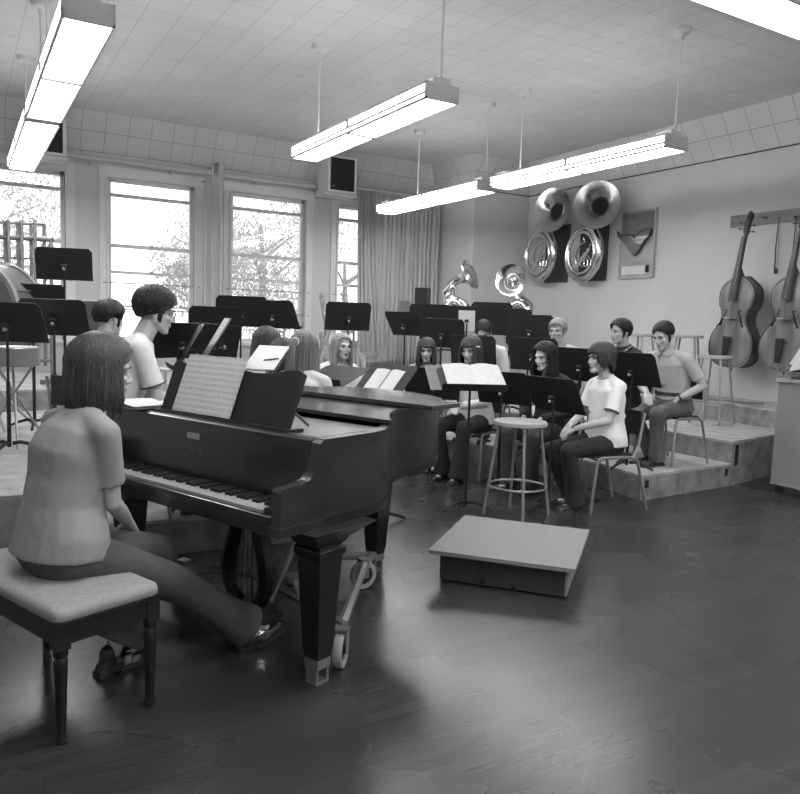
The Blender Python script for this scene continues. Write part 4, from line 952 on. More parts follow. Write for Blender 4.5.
def person(label, loc, face, seat=.46, s=1., lean=8, head=(0, 0, 0), hands=None, feet=None, hair=None, shirt=.5, sleeve='short', pants=.03, male=False, mouth='shut', glasses=False, collar=False, poles=None, shoes=None, socks=None, watch=False, belt=False, neckline=None, voxel=.0072, headf=0., curve=1., extra=None, build=1., buckle=False, legw=1., hemo=None):
    root_loc = Vector(loc); rz = R(face-90)
    hz = seat+.085*s
    hw = 1.0 if male else .9
    a0, a1, a2 = R(lean*.4*curve), R(lean), R(lean*1.5)
    def d(a): return Vector((0, math.sin(a), math.cos(a)))
    p0 = Vector((0, 0, hz)); p1 = p0+d(a0)*.16*s; p2 = p1+d(a1)*.165*s; p3 = p2+d(a2)*.175*s
    nb = p3
    nk = Vector((0, math.sin(a2)*.5+.25, 1)).normalized()
    hc = nb+nk*.155*s+Vector((0, .012+headf, 0))
    HM = Matrix.Translation(hc) @ Matrix.Rotation(R(head[0]), 4, 'Z') @ Matrix.Rotation(R(-head[1]), 4, 'X') @ Matrix.Rotation(R(head[2]), 4, 'Y') @ Matrix.Scale(s*.98, 4)
    # torso profile
    b_ = build
    shw = (.185 if male else .162)*s*b_
    W = [(.12, .085), (.172*hw*b_+.004, .122*b_), ((.165 if not male else .158)*b_, .115*b_), (.136*hw*b_+.01, .098*b_), (.150*hw*b_+.008, .105*b_, .004), (.162*hw*b_, .112*b_, .012 if not male else .006), (.165*hw*b_, .098*b_, .003), (.125*hw*b_, .075), (.060, .058), (.052, .054)]
    SP = [p0-d(a0)*.085*s, p0-d(a0)*.03*s, p0+d(a0)*.05*s, p1, p1+d(a1)*.09*s, p2+d(a1)*.01*s, p2+d(a2)*.09*s, p3-d(a2)*.045*s, p3+d(a2)*.005*s, p3+nk*.05*s]
    sh = [Vector((q*shw, 0, 0))+p3-d(a2)*.062*s-Vector((0, .005, 0)) for q in (-1, 1)]
    la, lf = .275*s, .245*s
    if hands is None: hands = [(-.09, .30, seat+.19), (.09, .30, seat+.19)]
    poles = poles or [(-.6, -.5, -.6), (.6, -.5, -.6)]
    arms = []
    for i in (0, 1):
        e, w = ik(sh[i], hands[i], la, lf, poles[i]); arms.append((sh[i], e, w))
    hip = [Vector((q*.088*s, .01, hz-.015)) for q in (-1, 1)]
    lt, ls = .43*s, .41*s
    if feet is None: feet = [(-.12, .43, 0), (.12, .43, 0)]
    legs = []
    for i in (0, 1):
        f = feet[i]; ank = Vector((f[0], f[1], f[2]+.085)); tgt = ank
        k, an = ik(hip[i], tgt, lt, ls, (f[3] if len(f) > 3 else (-.12 if i == 0 else .12), .6, 1)); legs.append((hip[i], k, an))
    # ---- body
    B = MB()
    B.loft(rings_along(SP, [(w[0]*s-.010, w[1]*s-.010, (w[2] if len(w) > 2 else 0)*s) for w in W]))
    for i in (0, 1):
        a, e, w = arms[i]
        f = 1.0 if male else .88
        B.capsule(a, e, .045*s*f, .037*s*f); B.capsule(e, (e+w)/2, .038*s*f, .036*s*f); B.capsule((e+w)/2, w, .036*s*f, .0245*s*f)
        # hand: palm and five fingers
        fd = (w-e).normalized(); n = Vector((0, 0, -1)); n = n-fd*n.dot(fd)
        if n.length < .2: n = Vector((0, 1, 0))-fd*fd.y
        n.normalize(); inw = 1 if i == 0 else -1
        lat = fd.cross(n)*1.0; thumb = Vector((inw, 0, 0)); sg = 1 if lat.dot(thumb) > 0 else -1; lat = lat*sg
        fd2 = (fd+n*.35).normalized(); hs = s*(1.0 if male else .9)
        pc = w+fd2*.045*hs
        for q in (-.026, -.009, .009, .026): B.capsule(w+lat*q*.5*hs+fd2*.005, w+lat*q*hs+fd2*.082*hs, .0145*hs, .0125*hs, n=8)
        for q, L in ((.029, .068), (.0095, .078), (-.0095, .072), (-.029, .056)):
            p = w+lat*q*hs+fd2*.080*hs; dd = fd2.copy()
            for m, (fr, cu) in enumerate(((.45, .30), (.32, .55), (.23, .5))):
                dd = (dd+n*cu*.7).normalized(); p2_ = p+dd*L*fr*hs; B.capsule(p, p2_, (.0092-.0006*m)*hs, (.0086-.0006*m)*hs, n=7); p = p2_
        tp = w+lat*.024*hs+fd2*.022*hs; tm = tp+(lat*.75+fd2*.65+n*.25).normalized()*.036*hs; te = tm+(lat*.25+fd2*.85+n*.4).normalized()*.034*hs
        B.capsule(tp, tm, .0135*hs, .011*hs, n=8); B.capsule(tm, te, .0105*hs, .009*hs, n=8)
        h, k, an = legs[i]
        B.capsule(h, k, .070*s, .046*s); B.capsule(k, k*.55+an*.45, .046*s, .047*s); B.capsule(k*.55+an*.45, an, .047*s, .032*s)
        ft = feet[i]; fdir = Vector((math.sin(R(ft[4] if len(ft) > 4 else 0)), math.cos(R(ft[4] if len(ft) > 4 else 0)), ft[5] if len(ft) > 5 else 0)).normalized()
        B.capsule(an-Vector((0, 0, .045))-fdir*.02, an+fdir*.13-Vector((0, 0, .055)), .028*s, .022*s)
    # head
    E = lambda c, r, **k: B.ell(c, r, M=HM, **k)
    m_ = 1.0 if male else .93
    E((0, -.014, .034), (.074, .094, .082), nu=20, nv=12); E((0, .028, -.028), (.059*m_+.001, .060, .074), nu=18, nv=12)
    for q in (-1, 1):
        B.capsule(HM @ Vector((q*.052*m_, .0, -.048)), HM @ Vector((q*.014, .068, -.094)), .022*s, .019*s)
        E((q*.037, .062, -.022), (.022, .020, .02)); E((q*.076, -.010, -.012), (.010, .019, .031)); E((q*.012, .098, -.034), (.0085, .010, .0075))
        B.capsule(HM @ Vector((q*.014, .083, .024)), HM @ Vector((q*.042, .070, .022)), .0105*s, .010*s)
    B.capsule(HM @ Vector((0, .082, .014)), HM @ Vector((0, .106, -.026)), .0085*s, .0105*s)
    E((0, .074, -.098), (.022, .018, .014))
    lo = -.010 if mouth == 'open' else 0
    E((0, .088, -.058), (.024, .011, .0065)); E((0, .084, -.069+lo), (.021, .011, .0075))
    for q in (0, 1): B.capsule(nb-nk*.0+Vector(((-1, 1)[q]*.03, -.012, -.005)), sh[q]+Vector((0, -.008, .004)), .040*s, .046*s)
    B.capsule(nb-nk*.03, HM @ Vector((0, -.012, -.05)), (.058 if male else .049)*s, (.054 if male else .046)*s)
    me = remesh(B, voxel, 3, .45, 'person')
    # carve eye sockets
    n_ = len(me.vertices); co = np.empty(n_*3, np.float32); me.vertices.foreach_get('co', co); co = co.reshape(-1, 3)
    inv = np.array(HM.inverted()); hl = co @ inv[:3, :3].T+inv[:3, 3]
    fwd = np.array((HM.to_3x3() @ Vector((0, 1, 0))).normalized())
    for q in (-1, 1):
        dd = hl-np.array((q*.031, .082, .002)); g = np.exp(-((dd[:, 0]/.016)**2+(dd[:, 2]/.010)**2+(dd[:, 1]/.03)**2)); co -= (g*.009*s)[:, None]*fwd
    me.vertices.foreach_set('co', co.ravel())
    for m in (SKIN, LIPS): me.materials.append(m)
    nf = len(me.polygons); cen = np.empty(nf*3, np.float32); me.polygons.foreach_get('center', cen); cen = cen.reshape(-1, 3) @ inv[:3, :3].T+inv[:3, 3]
    lip = ((np.abs(cen[:, 0]) < .020) & (cen[:, 2] < -.053) & (cen[:, 2] > -.075+lo) & (cen[:, 1] > .087-cen[:, 0]**2*12)); me.polygons.foreach_set('material_index', lip.astype(np.int32))
    me.polygons.foreach_set('use_smooth', [True]*nf)
    o = bpy.data.objects.new('person', me); COL.objects.link(o); o.location = root_loc; o.rotation_euler = (0, 0, rz)
    tag(o, label, 'person', None)
    # ---- face parts
    for q in (-1, 1):
        e = MB(); e.ell((0, 0, 0), (.0115, .0105, .0075), nu=14, nv=10); me2 = e.mesh('eye')
        ob = link('eye', me2, [EYEW, EYED], o, 80); ob.matrix_local = HM @ Matrix.Translation((q*.031, .0735, .0015)); 
        for p in me2.polygons: p.material_index = 1 if (p.center.y > .0078 or p.center.z > .0045) else 0
    for q in (-1, 1):
        eb = MB(); eb.tube([HM @ Vector((q*.013, .0955, .023)), HM @ Vector((q*.030, .092, .0285)), HM @ Vector((q*.047, .077, .022))], [.0028, .0036, .002], 6)
        eb.build('eyebrow', HC[hair['c']] if hair['c'] != 'blond' else H_LIGHT, o, 80)
    if mouth == 'open':
        mo_ = MB(); mo_.ell((0, .0905, -.066), (.013, .007, .009), M=HM); mo_.build('mouth', MOUTH, o, 80)
    # ---- trousers
    Tm = MB()
    Tm.loft(rings_along([SP[0]-d(a0)*.012, SP[1], SP[2], p1*.62+SP[2]*.38], [(W[0][0]*s+.035, W[0][1]*s+.02), (W[1][0]*s+.012, W[1][1]*s+.012), (W[2][0]*s+.010, W[2][1]*s+.009), (W[3][0]*s+.014, W[3][1]*s+.008)]))
    for i in (0, 1):
        h, k, an = legs[i]; ed = (an-k).normalized(); hem = an+ed*(.03 if not hemo else hemo)*s; fl = .088 if not male else .074
        Tm.capsule(h, k, .088*s*legw**.5, .066*s*legw, n=14); Tm.capsule(k, k*.5+hem*.5, .064*s*legw, .062*s*legw, n=14)
        P = [k*.5+hem*.5, k*.22+hem*.78, hem]; Tm.tube(P, [.061*s*legw, .070*s*legw, fl*s*legw], 16)
        # creases behind and before the knee
        for u, off in ((.86, .012), (.94, .016)): Tm.capsule(h.lerp(k, u)+Vector((-.05, 0, .045))*s, h.lerp(k, u+.03)+Vector((.05, 0, .045))*s, .014*s, n=8)
        Tm.capsule(k.lerp(an, .12)+Vector((-.04, -.045, 0))*s, k.lerp(an, .16)+Vector((.04, -.045, 0))*s, .016*s, n=8)
    tm = remesh(Tm, .0095, 4, .5, 'trousers')
    link('trousers', tm, cloth(pants, .18), o, 80)
    if belt:
        bl = MB(); bl.loft(rings_along([p1*.55+SP[2]*.45, p1*.75+SP[2]*.25], [(W[2][0]*s+.014, W[2][1]*s+.013), (W[3][0]*s+.02, W[3][1]*s+.014)], 28)); bl.build('belt', M_blackm, o)
    # ---- shirt
    Sm = MB(); Lw = [(w[0]*s+.010, w[1]*s+.008, (w[2] if len(w) > 2 else 0)*s) for w in W]
    tuck = extra.get('tuck', male) if extra else male
    st = 2 if tuck else 1
    pts = SP[st:8]+[p3-d(a2)*.004*s]; wd = Lw[st:8]+[(.072*s, .066*s)]
    if not tuck: wd = [(w[0]+.012, w[1]+.012)+tuple(w[2:]) if q < 3 else w for q, w in enumerate(wd)]; wd[0] = (wd[0][0]+.008, wd[0][1]+.008)
    Sm.loft(rings_along(pts, wd))
    for i in (0, 1):
        a, e, w = arms[i]; f = 1.0 if male else .92
        q0 = -1 if i == 0 else 1
        Sm.capsule(nb+Vector((q0*.035, -.014, -.014))*s, a+Vector((0, -.008, .002)), .048*s, .054*s*f, n=14); Sm.capsule(a+Vector((0, 0, -.002)), a.lerp(e, .5), .056*s*f, .056*s*f, n=14)
        if sleeve == 'short': Sm.tube([a.lerp(e, .35), a.lerp(e, .62), a.lerp(e, .72)], [.055*s*f, .056*s*f, .060*s*f], 16)
        else:
            Sm.capsule(a.lerp(e, .4), e, .055*s*f, .050*s*f, n=14); Sm.capsule(e, e.lerp(w, .6), .050*s*f, .045*s*f, n=14); Sm.tube([e.lerp(w, .5), e.lerp(w, .93)], [.046*s*f, .040*s*f], 14)
        # folds under the arm and across the back
        q = -1 if i == 0 else 1
        Sm.capsule(a+Vector((-q*.03, -.035, -.06))*s, p2+Vector((q*.10, -.088, -.04))*s, .016*s, .008*s, n=8)
        Sm.capsule(a+Vector((-q*.03, .030, -.06))*s, p2+Vector((q*.09, .066, -.02))*s, .014*s, .008*s, n=8)
    for z, w_ in ((.25, .11), (.62, .12)):
        c = p0.lerp(p2, z); Sm.capsule(c+Vector((-w_, -.085, .01))*s, c+Vector((w_*.6, -.10, -.015))*s, .014*s, .009*s, n=8)
        Sm.capsule(c+Vector((-w_*.6, .075, -.01))*s, c+Vector((w_*.6, .08, .012))*s, .014*s, .009*s, n=8)
    sm = remesh(Sm, .009, 7, .5, 'shirt')
    so = link('shirt', sm, cloth(shirt, .07), o, 80)
    if collar:
        cm = MB()
        for q in (-1, 1):
            cm.loft([[nb+nk*.005+Vector(v)*s for v in ((q*.004, .072, -.028), (q*.05, .060, -.052), (q*.052, .066, -.046), (q*.006, .080, -.024))], [nb+nk*.02+Vector(v)*s for v in ((q*.045, .045, .0), (q*.085, .02, -.03), (q*.086, .03, -.024), (q*.048, .054, .006))], [nb+nk*.028+Vector(v)*s for v in ((q*.058, -.01, .008), (q*.082, -.02, -.022), (q*.086, -.018, -.018), (q*.064, -.008, .012))], [nb+nk*.028+Vector(v)*s for v in ((q*.001, -.062, .012), (q*.001, -.078, -.022), (q*.001, -.084, -.018), (q*.001, -.068, .014))]])
        cm.build('collar', cloth(shirt, .07), so, 60)
        for k in range(4):
            bt = MB(); c = p3.lerp(p1, .15+.22*k)+Vector((0, .118*s*b_, -.01)); bt.ell(c, (.005, .004, .005), nu=8, nv=5); bt.build('button', M_paper, so)
    if extra and extra.get('trim'):
        for i in (0, 1):
            a, e, w = arms[i]; tr_ = MB(); dd = (e-a).normalized(); c = a.lerp(e, .705); f = .92 if not male else 1
            M = frame(c, dd); tr_.tube([M @ Vector((.0615*s*f*math.cos(2*PI*k/24), .0615*s*f*math.sin(2*PI*k/24), 0)) for k in range(24)], .005, 6, closed=True); tr_.build('sleeve_trim', cloth(.08), so)
    if extra and extra.get('strap'):
        q = p2.lerp(p3, .3); sp_ = MB(); sp_.tube(smooth_path([sh[0]+Vector((.055, -.03, .075)), sh[0]+Vector((.065, .03, .075)), sh[0]+Vector((.08, .095, .03)), q+Vector((-.04, .140, .03)), q+Vector((.03, .148, -.05)), p1+Vector((.11, .130, .0))], 5), .024, 8, flat=.45); st_ = sp_.build('strap', STRAP, so, 60)
    if neckline:
        M = frame(nb+nk*.012, nk); tt = MB(); tt.tube([M @ Vector((.064*s*math.cos(2*PI*k/24), .060*s*math.sin(2*PI*k/24), 0)) for k in range(24)], .008 if neckline != 'roll' else .016, 8, closed=True); tt.build('neckband', cloth(shirt if neckline == 'roll' else neckline), so)
    # ---- shoes
    for i in (0, 1):
        h, k, an = legs[i]; ft = feet[i]; ty = R(ft[4] if len(ft) > 4 else (-6 if i == 0 else 6)); tz = ft[5] if len(ft) > 5 else 0
        fd = Vector((math.sin(ty), math.cos(ty), tz)).normalized(); side = Vector((math.cos(ty), -math.sin(ty), 0)); up = side.cross(fd)
        bs = an-Vector((0, 0, .085)) ; Mf = Matrix((side, fd, up)).transposed().to_4x4(); Mf.translation = bs
        F = MB(); k_ = s*(1.0 if male else .92)
        F.ell((0, -.035*k_, .035*k_), (.034*k_, .045*k_, .030*k_), M=Mf); F.ell((0, .03*k_, .038*k_), (.036*k_, .075*k_, .034*k_), M=Mf); F.ell((0, .125*k_, .030*k_), (.041*k_, .066*k_, .026*k_), M=Mf); F.capsule(Mf @ Vector((0, -.02, .05)), Mf @ Vector((0, -.022, .085)), .037*k_, .036*k_)
        F.prism([(x*k_, y*k_) for x, y in ((-.03, -.078), (.03, -.078), (.036, -.03), (.034, .03), (.044, .11), (.036, .175), (0, .195), (-.036, .175), (-.044, .11), (-.034, .03), (-.036, -.03))], .002, .022, Mf)
        fm = remesh(F, .007, 3, .5, 'shoe'); sh_o = link('shoe', fm, shoes or SHOE, o, 80)
        hl_ = MB(); hl_.prism([(-.03*k_, -.076*k_), (.03*k_, -.076*k_), (.03*k_, -.01), (-.03*k_, -.01)], -.001, .02, Mf); hl_.prism([(x*k_, y*k_) for x, y in ((-.034, .02), (.034, .02), (.045, .11), (.037, .176), (0, .197), (-.037, .176), (-.045, .11))], 0, .012, Mf); hl_.build('sole', SOLE, sh_o, 0)
        if buckle:
            u_ = MB(); u_.box((.040*k_, .045*k_, .045), (.008, .034, .04), M=Mf); u_.box((0, .06*k_, .073), (.06, .03, .012), M=Mf); u_.build('buckle', M_silver, sh_o, 0)
        if socks:
            u_ = MB(); u_.capsule(an-Vector((0, 0, .03)), an+(k-an).normalized()*.08, .042*s, .044*s); u_.build('sock', M_paper, o, 60)
    if watch:
        a, e, w = arms[watch-1]; M = frame(e.lerp(w, .93), (w-e)); u_ = MB(); u_.tube([M @ Vector((.031*math.cos(2*PI*k/20), .030*math.sin(2*PI*k/20), 0)) for k in range(20)], .007, 6, closed=True); wo = u_.build('wristwatch', M_blackm, o)
        u_ = MB(); u_.lathe([(.016, .028), (.016, .038)], 16, M @ Matrix.Rotation(PI/2, 4, 'X')); u_.build('watch_face', M_steel, wo)
    if glasses:
        g_ = MB()
        for q in (-1, 1):
            g_.tube([HM @ Vector((q*.033+.023*math.cos(2*PI*k/20), .107-.012*abs(math.cos(2*PI*k/20))*(1 if math.cos(2*PI*k/20)*q > 0 else 0), .001+.019*math.sin(2*PI*k/20))) for k in range(20)], .0022, 6, closed=True)
            g_.tube([HM @ Vector((q*.056, .096, .006)), HM @ Vector((q*.078, .04, .008)), HM @ Vector((q*.080, -.012, .006))], .0022, 6)
        g_.tube([HM @ Vector((-.011, .107, .004)), HM @ Vector((0, .111, .007)), HM @ Vector((.011, .107, .004))], .0022, 6)
        g_.build('glasses', M_chrome, o)
    # ---- hair
    make_hair(o, HM, hair, s, nb, d(a2))
    return o

def make_hair(o, HM, hr, s, nb, tdir):
    rnd = random.Random(hr.get('seed', 1)); m = HC[hr['c']]
    C = Vector((0, -.014, .034)); rr = hr.get('vol', .014); RX = Vector((.076+rr, .096+rr, .083+rr))
    def sp(az, th, k=1.): return Vector((C.x+RX.x*k*math.sin(th)*math.sin(az), C.y+RX.y*k*math.sin(th)*math.cos(az), C.z+RX.z*k*math.cos(th)))   # az 0 = front
    mb = MB()
    # scalp cap, open over the face
    nu, nv = 40, 22; vs = []; fs = []
    fh = hr.get('front', 62); sdn = hr.get('side', 100); bkn = hr.get('back', 125)
    def limit(az):
        a = abs(math.degrees(az)); 
        if a < 52: return fh-(5*math.exp(-((a-36)/9)**2) if hr.get('hug') else 0)
        if a < 68: return fh+(sdn+4-fh)*(a-52)/16
        if a < 78: return sdn+4
        if a < 108: return sdn-4
        if a < 132: return sdn-4+(bkn-sdn+4)*(a-108)/24
        return bkn
    for i in range(nv+1):
        for j in range(nu):
            az = -PI+2*PI*j/nu; th = max(.02, R(limit(az))*i/nv); vs.append(sp(az, th, .97-max(hr.get('hug', 0), .05)*(i/nv)**4))
    for i in range(nv):
        for j in range(nu): a = i*nu+j; b = i*nu+(j+1) % nu; fs.append((a, b, b+nu, a+nu))
    mb.add([HM @ v for v in vs], fs)
    L = hr.get('len', 0.); curl = hr.get('curl', 0.); hug = hr.get('hug', 0); n = hr.get('n', 190); thick = hr.get('thick', .0085); part = hr.get('part', None); flip = hr.get('flip', 0)
    inv = HM.to_3x3().inverted()
    down = (inv @ Vector((0, 0, -1))).normalized()
    for k in range(n):
        az = -PI+2*PI*(k+rnd.random())/n; ad = abs(math.degrees(az)); lim = R(limit(az)); 
        if ad < hr.get('skip', 55) and not hr.get('bangs', True): continue
        jl = rnd.uniform(.93, 1.07) if not hr.get('hug') else rnd.uniform(.86, 1.08)
        pts = []
        if part is None:
            st = R(rnd.uniform(2, 30)); pts = [sp(az+rnd.uniform(-.06, .06), st+(lim*jl-st)*u/7, 1+rnd.uniform(-.01, .03)-hug*(u/7)**3) for u in range(8)]
        else:
            ta = R(rnd.uniform(-58, 25)); p_s = Vector((part, math.cos(R(90)-ta) if False else 0, 0))
            y = -math.sin(ta); z = math.cos(ta); start = Vector((part+rnd.uniform(-.02, .02), y, z)).normalized(); lim *= jl; en = Vector((math.sin(lim)*math.sin(az), math.sin(lim)*math.cos(az), math.cos(lim)))
            if start.dot(en) < -.9: continue
            for u in range(9):
                v = start.lerp(en, u/8).normalized(); q = 1+rnd.uniform(-.01, .025)-hug*(u/8)**3; pts.append(Vector((C.x+RX.x*v.x*q, C.y+RX.y*v.y*q, C.z+RX.z*v.z*q)))
        hang = L*rnd.uniform(.88, 1.05) if ad > hr.get('hangfrom', 58) else hr.get('bang', 0.)*rnd.uniform(.8, 1.1)
        if hang > .004:
            p = pts[-1]; t = (pts[-1]-pts[-2]).normalized(); ns = 8; st = hang/ns
            outw = Vector((p.x-C.x, p.y-C.y, 0)); outw = outw.normalized() if outw.length > 1e-4 else Vector((0, -1, 0))
            ph = rnd.uniform(0, 6)
            for u in range(ns):
                t = (t*.45+down*.55+outw*(flip*(-.25 if u < ns-3 else (-.9 if flip > 0 else .9)*1)*.5 if flip else 0)).normalized(); p = p+t*st
                w = curl*math.sin(ph+u*1.7); q = p+Vector((w, w*.7*math.cos(ph*2+u), 0))+outw*hr.get('spread', .004)*u*.3
                pts.append(q)
        if curl:
            pts = [p+Vector((rnd.uniform(-1, 1), rnd.uniform(-1, 1), rnd.uniform(-1, 1)))*curl*.35 for p in pts]
        K = len(pts); rad = [thick*(.5+.5*min(1, i/2))*(1 if i < K-3 else (.85, .6, .25)[i-K+3]) for i in range(K)]
        mb.tube([HM @ p for p in pts], [r*s for r in rad], 6, flat=.75)
    if hr.get('pony'):
        for k in range(70):
            a = rnd.uniform(0, 6.28); r_ = .020*rnd.random()**.5; b = Vector((r_*math.cos(a), -.142, .045+r_*math.sin(a))); pts = [Vector((b.x*.7, -.09, b.z)), b]
            t = Vector((rnd.uniform(-.2, .2), -.8, -.2)).normalized(); p = b
            for u in range(9): t = (t*.6+down*.4+Vector((b.x*4, 0, 0))*.1).normalized(); p = p+t*.034; pts.append(p.copy())
            mb.tube([HM @ p for p in pts], [.005]*3+[.007]*5+[.005, .004, .002], 5)
    if hr.get('burns'):
        for q in (-1, 1):
            for k in range(8): mb.tube([HM @ Vector((q*.078, .018-.005*k, .03)), HM @ Vector((q*.077, .024-.005*k, -.02)), HM @ Vector((q*.068, .026-.005*k, -.055+.003*k))], [.006, .006, .003], 5)
    ho = mb.build('hair', m, o, smooth=70)
    if hr.get('clip'):
        u_ = MB(); u_.box((hr['clip']*.096, .03, .045), (.012, .05, .012), rot=(.3, 0, 0), M=HM); u_.build('hair_clip', M_paper, ho, 0)
    if hr.get('pony'):
        u_ = MB(); u_.tube([HM @ Vector((.024*math.cos(2*PI*k/16), -.138, .045+.024*math.sin(2*PI*k/16))) for k in range(16)], .008, 6, closed=True); u_.build('hair_ribbon', M_paper, ho)
    return ho

def seatz(z): return z+.452
def sit(label, x, y, z, face, chairlabel, body=None, **k):
    """a person on a stacking chair"""
    th = R(body if body is not None else face); back = .05
    chair(chairlabel, x, y, z, body if body is not None else face)
    return person(label, (x-math.cos(th)*.03, y-math.sin(th)*.03, z), body if body is not None else face, seat=.452, **k)
bob = dict(c='mid', len=.19, part=.0, n=420, front=48, side=88, back=100, flip=.5, thick=.009, vol=.030, seed=2, bangs=False, hangfrom=40, spread=.010, curl=.002, skip=66)
px_, py_, _ = PW(-.02, -.42)
person('woman with a shoulder-length bob in a T-shirt, seated on the piano bench', (px_, py_, 0), math.degrees(PA), seat=.478, s=1.04, lean=12, head=(-14, 6, 0),
       hands=[(-.15, .28, .66), (-.01, .29, .60)], poles=[(-.5, -.6, -.6), (.3, -.3, -1)], feet=[(.02, .20, 0, -.05, -4), (.27, .72, 0, .35, 8, .35)], hair=bob, shirt=.27, pants=.07, buckle=True, build=1.08, voxel=.0065, legw=1.12, hemo=-.035)
sit('man with thick dark hair and glasses in a white shirt, beside the piano', .86, 4.76, .22, -4, 'chair under the man with glasses', male=True, s=1.12, lean=14, head=(0, 12, 0), glasses=True, hands=[(-.10, .40, .74), (.03, .40, .76)],
    hair=dict(c='dark', len=.02, n=520, front=52, side=96, back=124, vol=.028, thick=.0065, hug=.17, seed=4, bang=.03, curl=.006, burns=True, part=-.15), shirt=.7, pants=.05, extra=dict(trim=True))
sit('man with short dark curly hair seen from behind, left of the man with glasses', .83, 5.62, .22, 35, 'chair under the curly-haired man seen from behind', male=True, s=1.02, lean=10, head=(-6, 8, 0), collar=True,
    hair=dict(c='dark', len=.008, n=480, thick=.0065, front=58, side=96, back=122, vol=.022, hug=.17, seed=5, curl=.012, burns=True, part=.1), shirt=.65, pants=.05)
sit('girl with smooth brown hair seen from behind, farthest of the three', 2.10, 5.84, 0, 25, 'chair of the smooth-haired girl seen from behind', s=1.08, lean=6, head=(-15, 16, 0), hair=dict(c='mid', len=.26, n=300, part=0., front=48, side=92, back=110, vol=.016, seed=6, bangs=False), shirt=.4, sleeve='long', pants=.04)
sit('girl with curly brown hair seen from behind, between two other girls', 2.06, 5.40, 0, 20, 'chair of the curly-haired girl seen from behind', s=.98, lean=8, head=(0, 18, 0), hair=dict(c='mid', len=.16, n=300, part=0., front=50, side=94, back=112, vol=.024, seed=7, curl=.014, bangs=False), shirt=.2, sleeve='long', pants=.04)
sit('girl with a light brown ponytail and white top, seen from behind by the piano lid', 2.10, 4.98, 0, 50, 'chair of the girl with the ponytail', s=1.07, lean=6, head=(-12, 6, 0), hair=dict(c='light', len=.30, n=300, part=0., front=48, side=90, back=108, vol=.014, seed=8, pony=True, bangs=False), shirt=.6, sleeve='long', pants=.05)
sit('girl with long straight blonde hair singing with open mouth, facing the camera', 3.13, 6.50, 0, 272, 'chair under the singing girl', s=1.03, lean=4, head=(0, 2, 0), mouth='open', hair=dict(c='blond', len=.33, n=320, part=.0, front=44, side=90, back=108, vol=.012, seed=9, bangs=False, thick=.008), shirt=.55, sleeve='long', pants=.05)
sit('girl with dark bangs singing, face lowered, behind the conductor\'s score', 4.16, 6.56, 0, 236, 'chair under the girl with bangs', s=1.0, lean=6, head=(0, 10, 0), mouth='open', hair=dict(c='brown', len=.28, n=300, front=70, side=92, back=110, vol=.014, seed=10, bang=.012, hangfrom=50), shirt=.3, sleeve='long', pants=.04)
sit('girl with long dark hair and a hair clip in a white blouse', 4.28, 5.86, 0, 205, 'chair under the girl with the hair clip', s=1.05, lean=8, head=(0, 12, 0), hands=[(-.03, .36, .70), (.03, .37, .71)], feet=[(-.12, .50, 0), (.10, .40, 0)], hair=dict(c='brown', len=.36, n=320, front=68, side=92, back=110, vol=.015, seed=11, bang=.015, hangfrom=52, clip=-1), shirt=.62, sleeve='long', pants=.018)
sit('girl with long dark wavy hair in dark clothes, singing', 4.64, 5.18, 0, 192, 'chair under the girl with long wavy hair', s=1.02, lean=10, head=(-4, 10, 0), mouth='open', hair=dict(c='dark', len=.34, n=320, part=.02, front=46, side=90, back=108, vol=.020, seed=12, curl=.013, bangs=False), shirt=.02, sleeve='long', pants=.035)
sit('girl with short dark hair in a white T-shirt, singing on the front row', 4.55, 4.43, 0, 172, 'steel-legged chair under the girl in a white T-shirt', s=1.04, lean=4, head=(-6, 2, 0), mouth='open', hands=[(-.06, .34, .66), (.06, .33, .66)], feet=[(-.10, .34, 0), (.08, .25, 0)], hair=dict(c='brown', len=.09, n=280, front=72, side=96, back=118, vol=.018, seed=13, bang=.012, hangfrom=50, flip=.4), shirt=.68, pants=.018, socks=True, extra=dict(trim=True), neckline=.4)
sit('person with bowed dark hair and white shirt, behind a black stand', 5.02, 6.66, .22, 215, 'chair under the person with bowed head', s=1.0, lean=16, head=(10, 30, 0), male=True, hair=dict(c='dark', len=.02, n=480, thick=.0062, front=60, side=98, back=124, vol=.018, hug=.17, seed=14, part=.1), shirt=.55, sleeve='long', pants=.04)
sit('blond man with sideburns in a pale collared shirt', 5.38, 5.92, .22, 202, 'chair under the blond man', male=True, s=1.02, lean=4, head=(4, 6, 0), collar=True, hair=dict(c='blond', len=.02, n=520, thick=.0062, front=58, side=98, back=124, vol=.018, hug=.17, seed=15, bang=.03, burns=True, part=-.35), shirt=.38, sleeve='long', pants=.05)
sit('man with dark sideburns in a dark roll-neck sweater with a patterned strap', 5.72, 5.36, .22, 172, 'chair under the man with the patterned strap', male=True, s=1.03, lean=3, head=(0, 2, 0), neckline='roll', hair=dict(c='dark', len=.012, n=520, thick=.0062, front=54, side=97, back=122, vol=.022, hug=.17, seed=16, curl=.006, burns=True, part=.25), shirt=.03, sleeve='long', pants=.05, extra=dict(strap=True, tuck=False))
sit('man in a pale short-sleeved shirt and wristwatch, looking down with hand on hip', 5.80, 4.80, .22, 184, 'steel-legged chair on the riser under the man with a wristwatch', male=True, s=1.05, lean=16, head=(0, 22, 0), collar=True, hands=[(-.15, .15, .62), (.05, .34, .66)], poles=[(-.75, -1.0, .1), (.8, -.5, -.3)], feet=[(-.10, .33, 0, -.2, 0), (.04, .22, 0, .1, 0)], hair=dict(c='dark', len=.0, n=520, thick=.006, front=58, side=94, back=118, vol=.013, hug=.17, seed=17, burns=True, part=-.3), shirt=.42, pants=.10, watch=1, belt=True)
SKY, EXPO = 2.4, .3
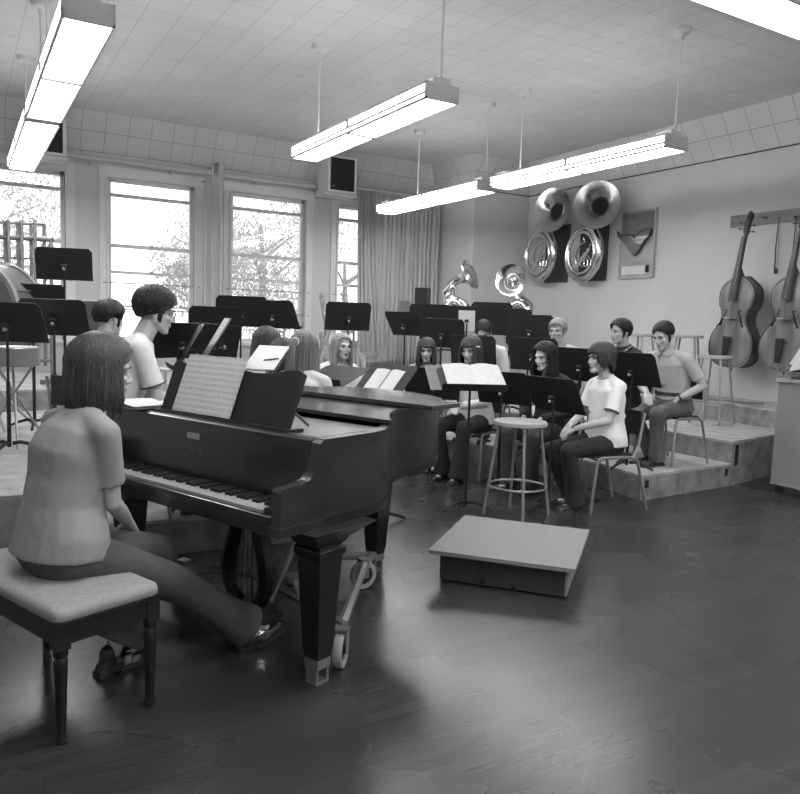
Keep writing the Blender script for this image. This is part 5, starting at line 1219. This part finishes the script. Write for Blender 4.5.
# ================================================================== CAMERA, LIGHT, LOOK
yaw, pitch, roll, F = .53176722, .0982239, .0331305, 752.36
f = Vector((math.sin(yaw)*math.cos(pitch), math.cos(yaw)*math.cos(pitch), -math.sin(pitch)))
r = Vector((math.cos(yaw), -math.sin(yaw), 0)); u = r.cross(f)
r2 = r*math.cos(roll)+u*math.sin(roll); u2 = u*math.cos(roll)-r*math.sin(roll)
cam = bpy.data.cameras.new('camera'); co = bpy.data.objects.new('camera', cam); COL.objects.link(co)
Mx = Matrix((r2, u2, -f)).transposed().to_4x4(); Mx.translation = Vector((0, 0, 1.45)); co.matrix_world = Mx
cam.sensor_fit = 'HORIZONTAL'; cam.sensor_width = 36; cam.lens = 36*F/800; cam.clip_start = .05; cam.clip_end = 200
S.camera = co
w = bpy.data.worlds.new('world'); S.world = w; w.use_nodes = True
nt = w.node_tree; bg = nt.nodes['Background']
tc = nt.nodes.new('ShaderNodeTexCoord'); sx = nt.nodes.new('ShaderNodeSeparateXYZ'); rp = nt.nodes.new('ShaderNodeValToRGB')
mr = nt.nodes.new('ShaderNodeMapRange'); mr.inputs['From Min'].default_value = -.1; mr.inputs['From Max'].default_value = .6
nt.links.new(tc.outputs['Generated'], sx.inputs[0]); nt.links.new(sx.outputs['Z'], mr.inputs['Value']); nt.links.new(mr.outputs[0], rp.inputs[0])
rp.color_ramp.elements[0].color = (.9, .9, .9, 1); rp.color_ramp.elements[1].color = (1, 1, 1, 1)
nt.links.new(rp.outputs[0], bg.inputs['Color']); bg.inputs['Strength'].default_value = SKY
for i, (a, b) in enumerate(WINS):
    l = bpy.data.lights.new('daylight portal', 'AREA'); l.shape = 'RECTANGLE'; l.size = b-a; l.size_y = ZT-ZS
    l.cycles.is_portal = True
    o = bpy.data.objects.new('daylight_portal', l); COL.objects.link(o); o.location = ((a+b)/2, WY+.30, (ZS+ZT)/2); o.rotation_euler = (-PI/2, 0, 0)
vs = S.view_settings; S.display_settings.display_device = 'sRGB'
vs.view_transform = 'Standard'; vs.look = 'None'; vs.gamma = 1; vs.exposure = EXPO; vs.use_curve_mapping = False
S.cycles.use_denoising = True
S.cycles.max_bounces = 8; S.cycles.diffuse_bounces = 4; S.cycles.sample_clamp_indirect = 6
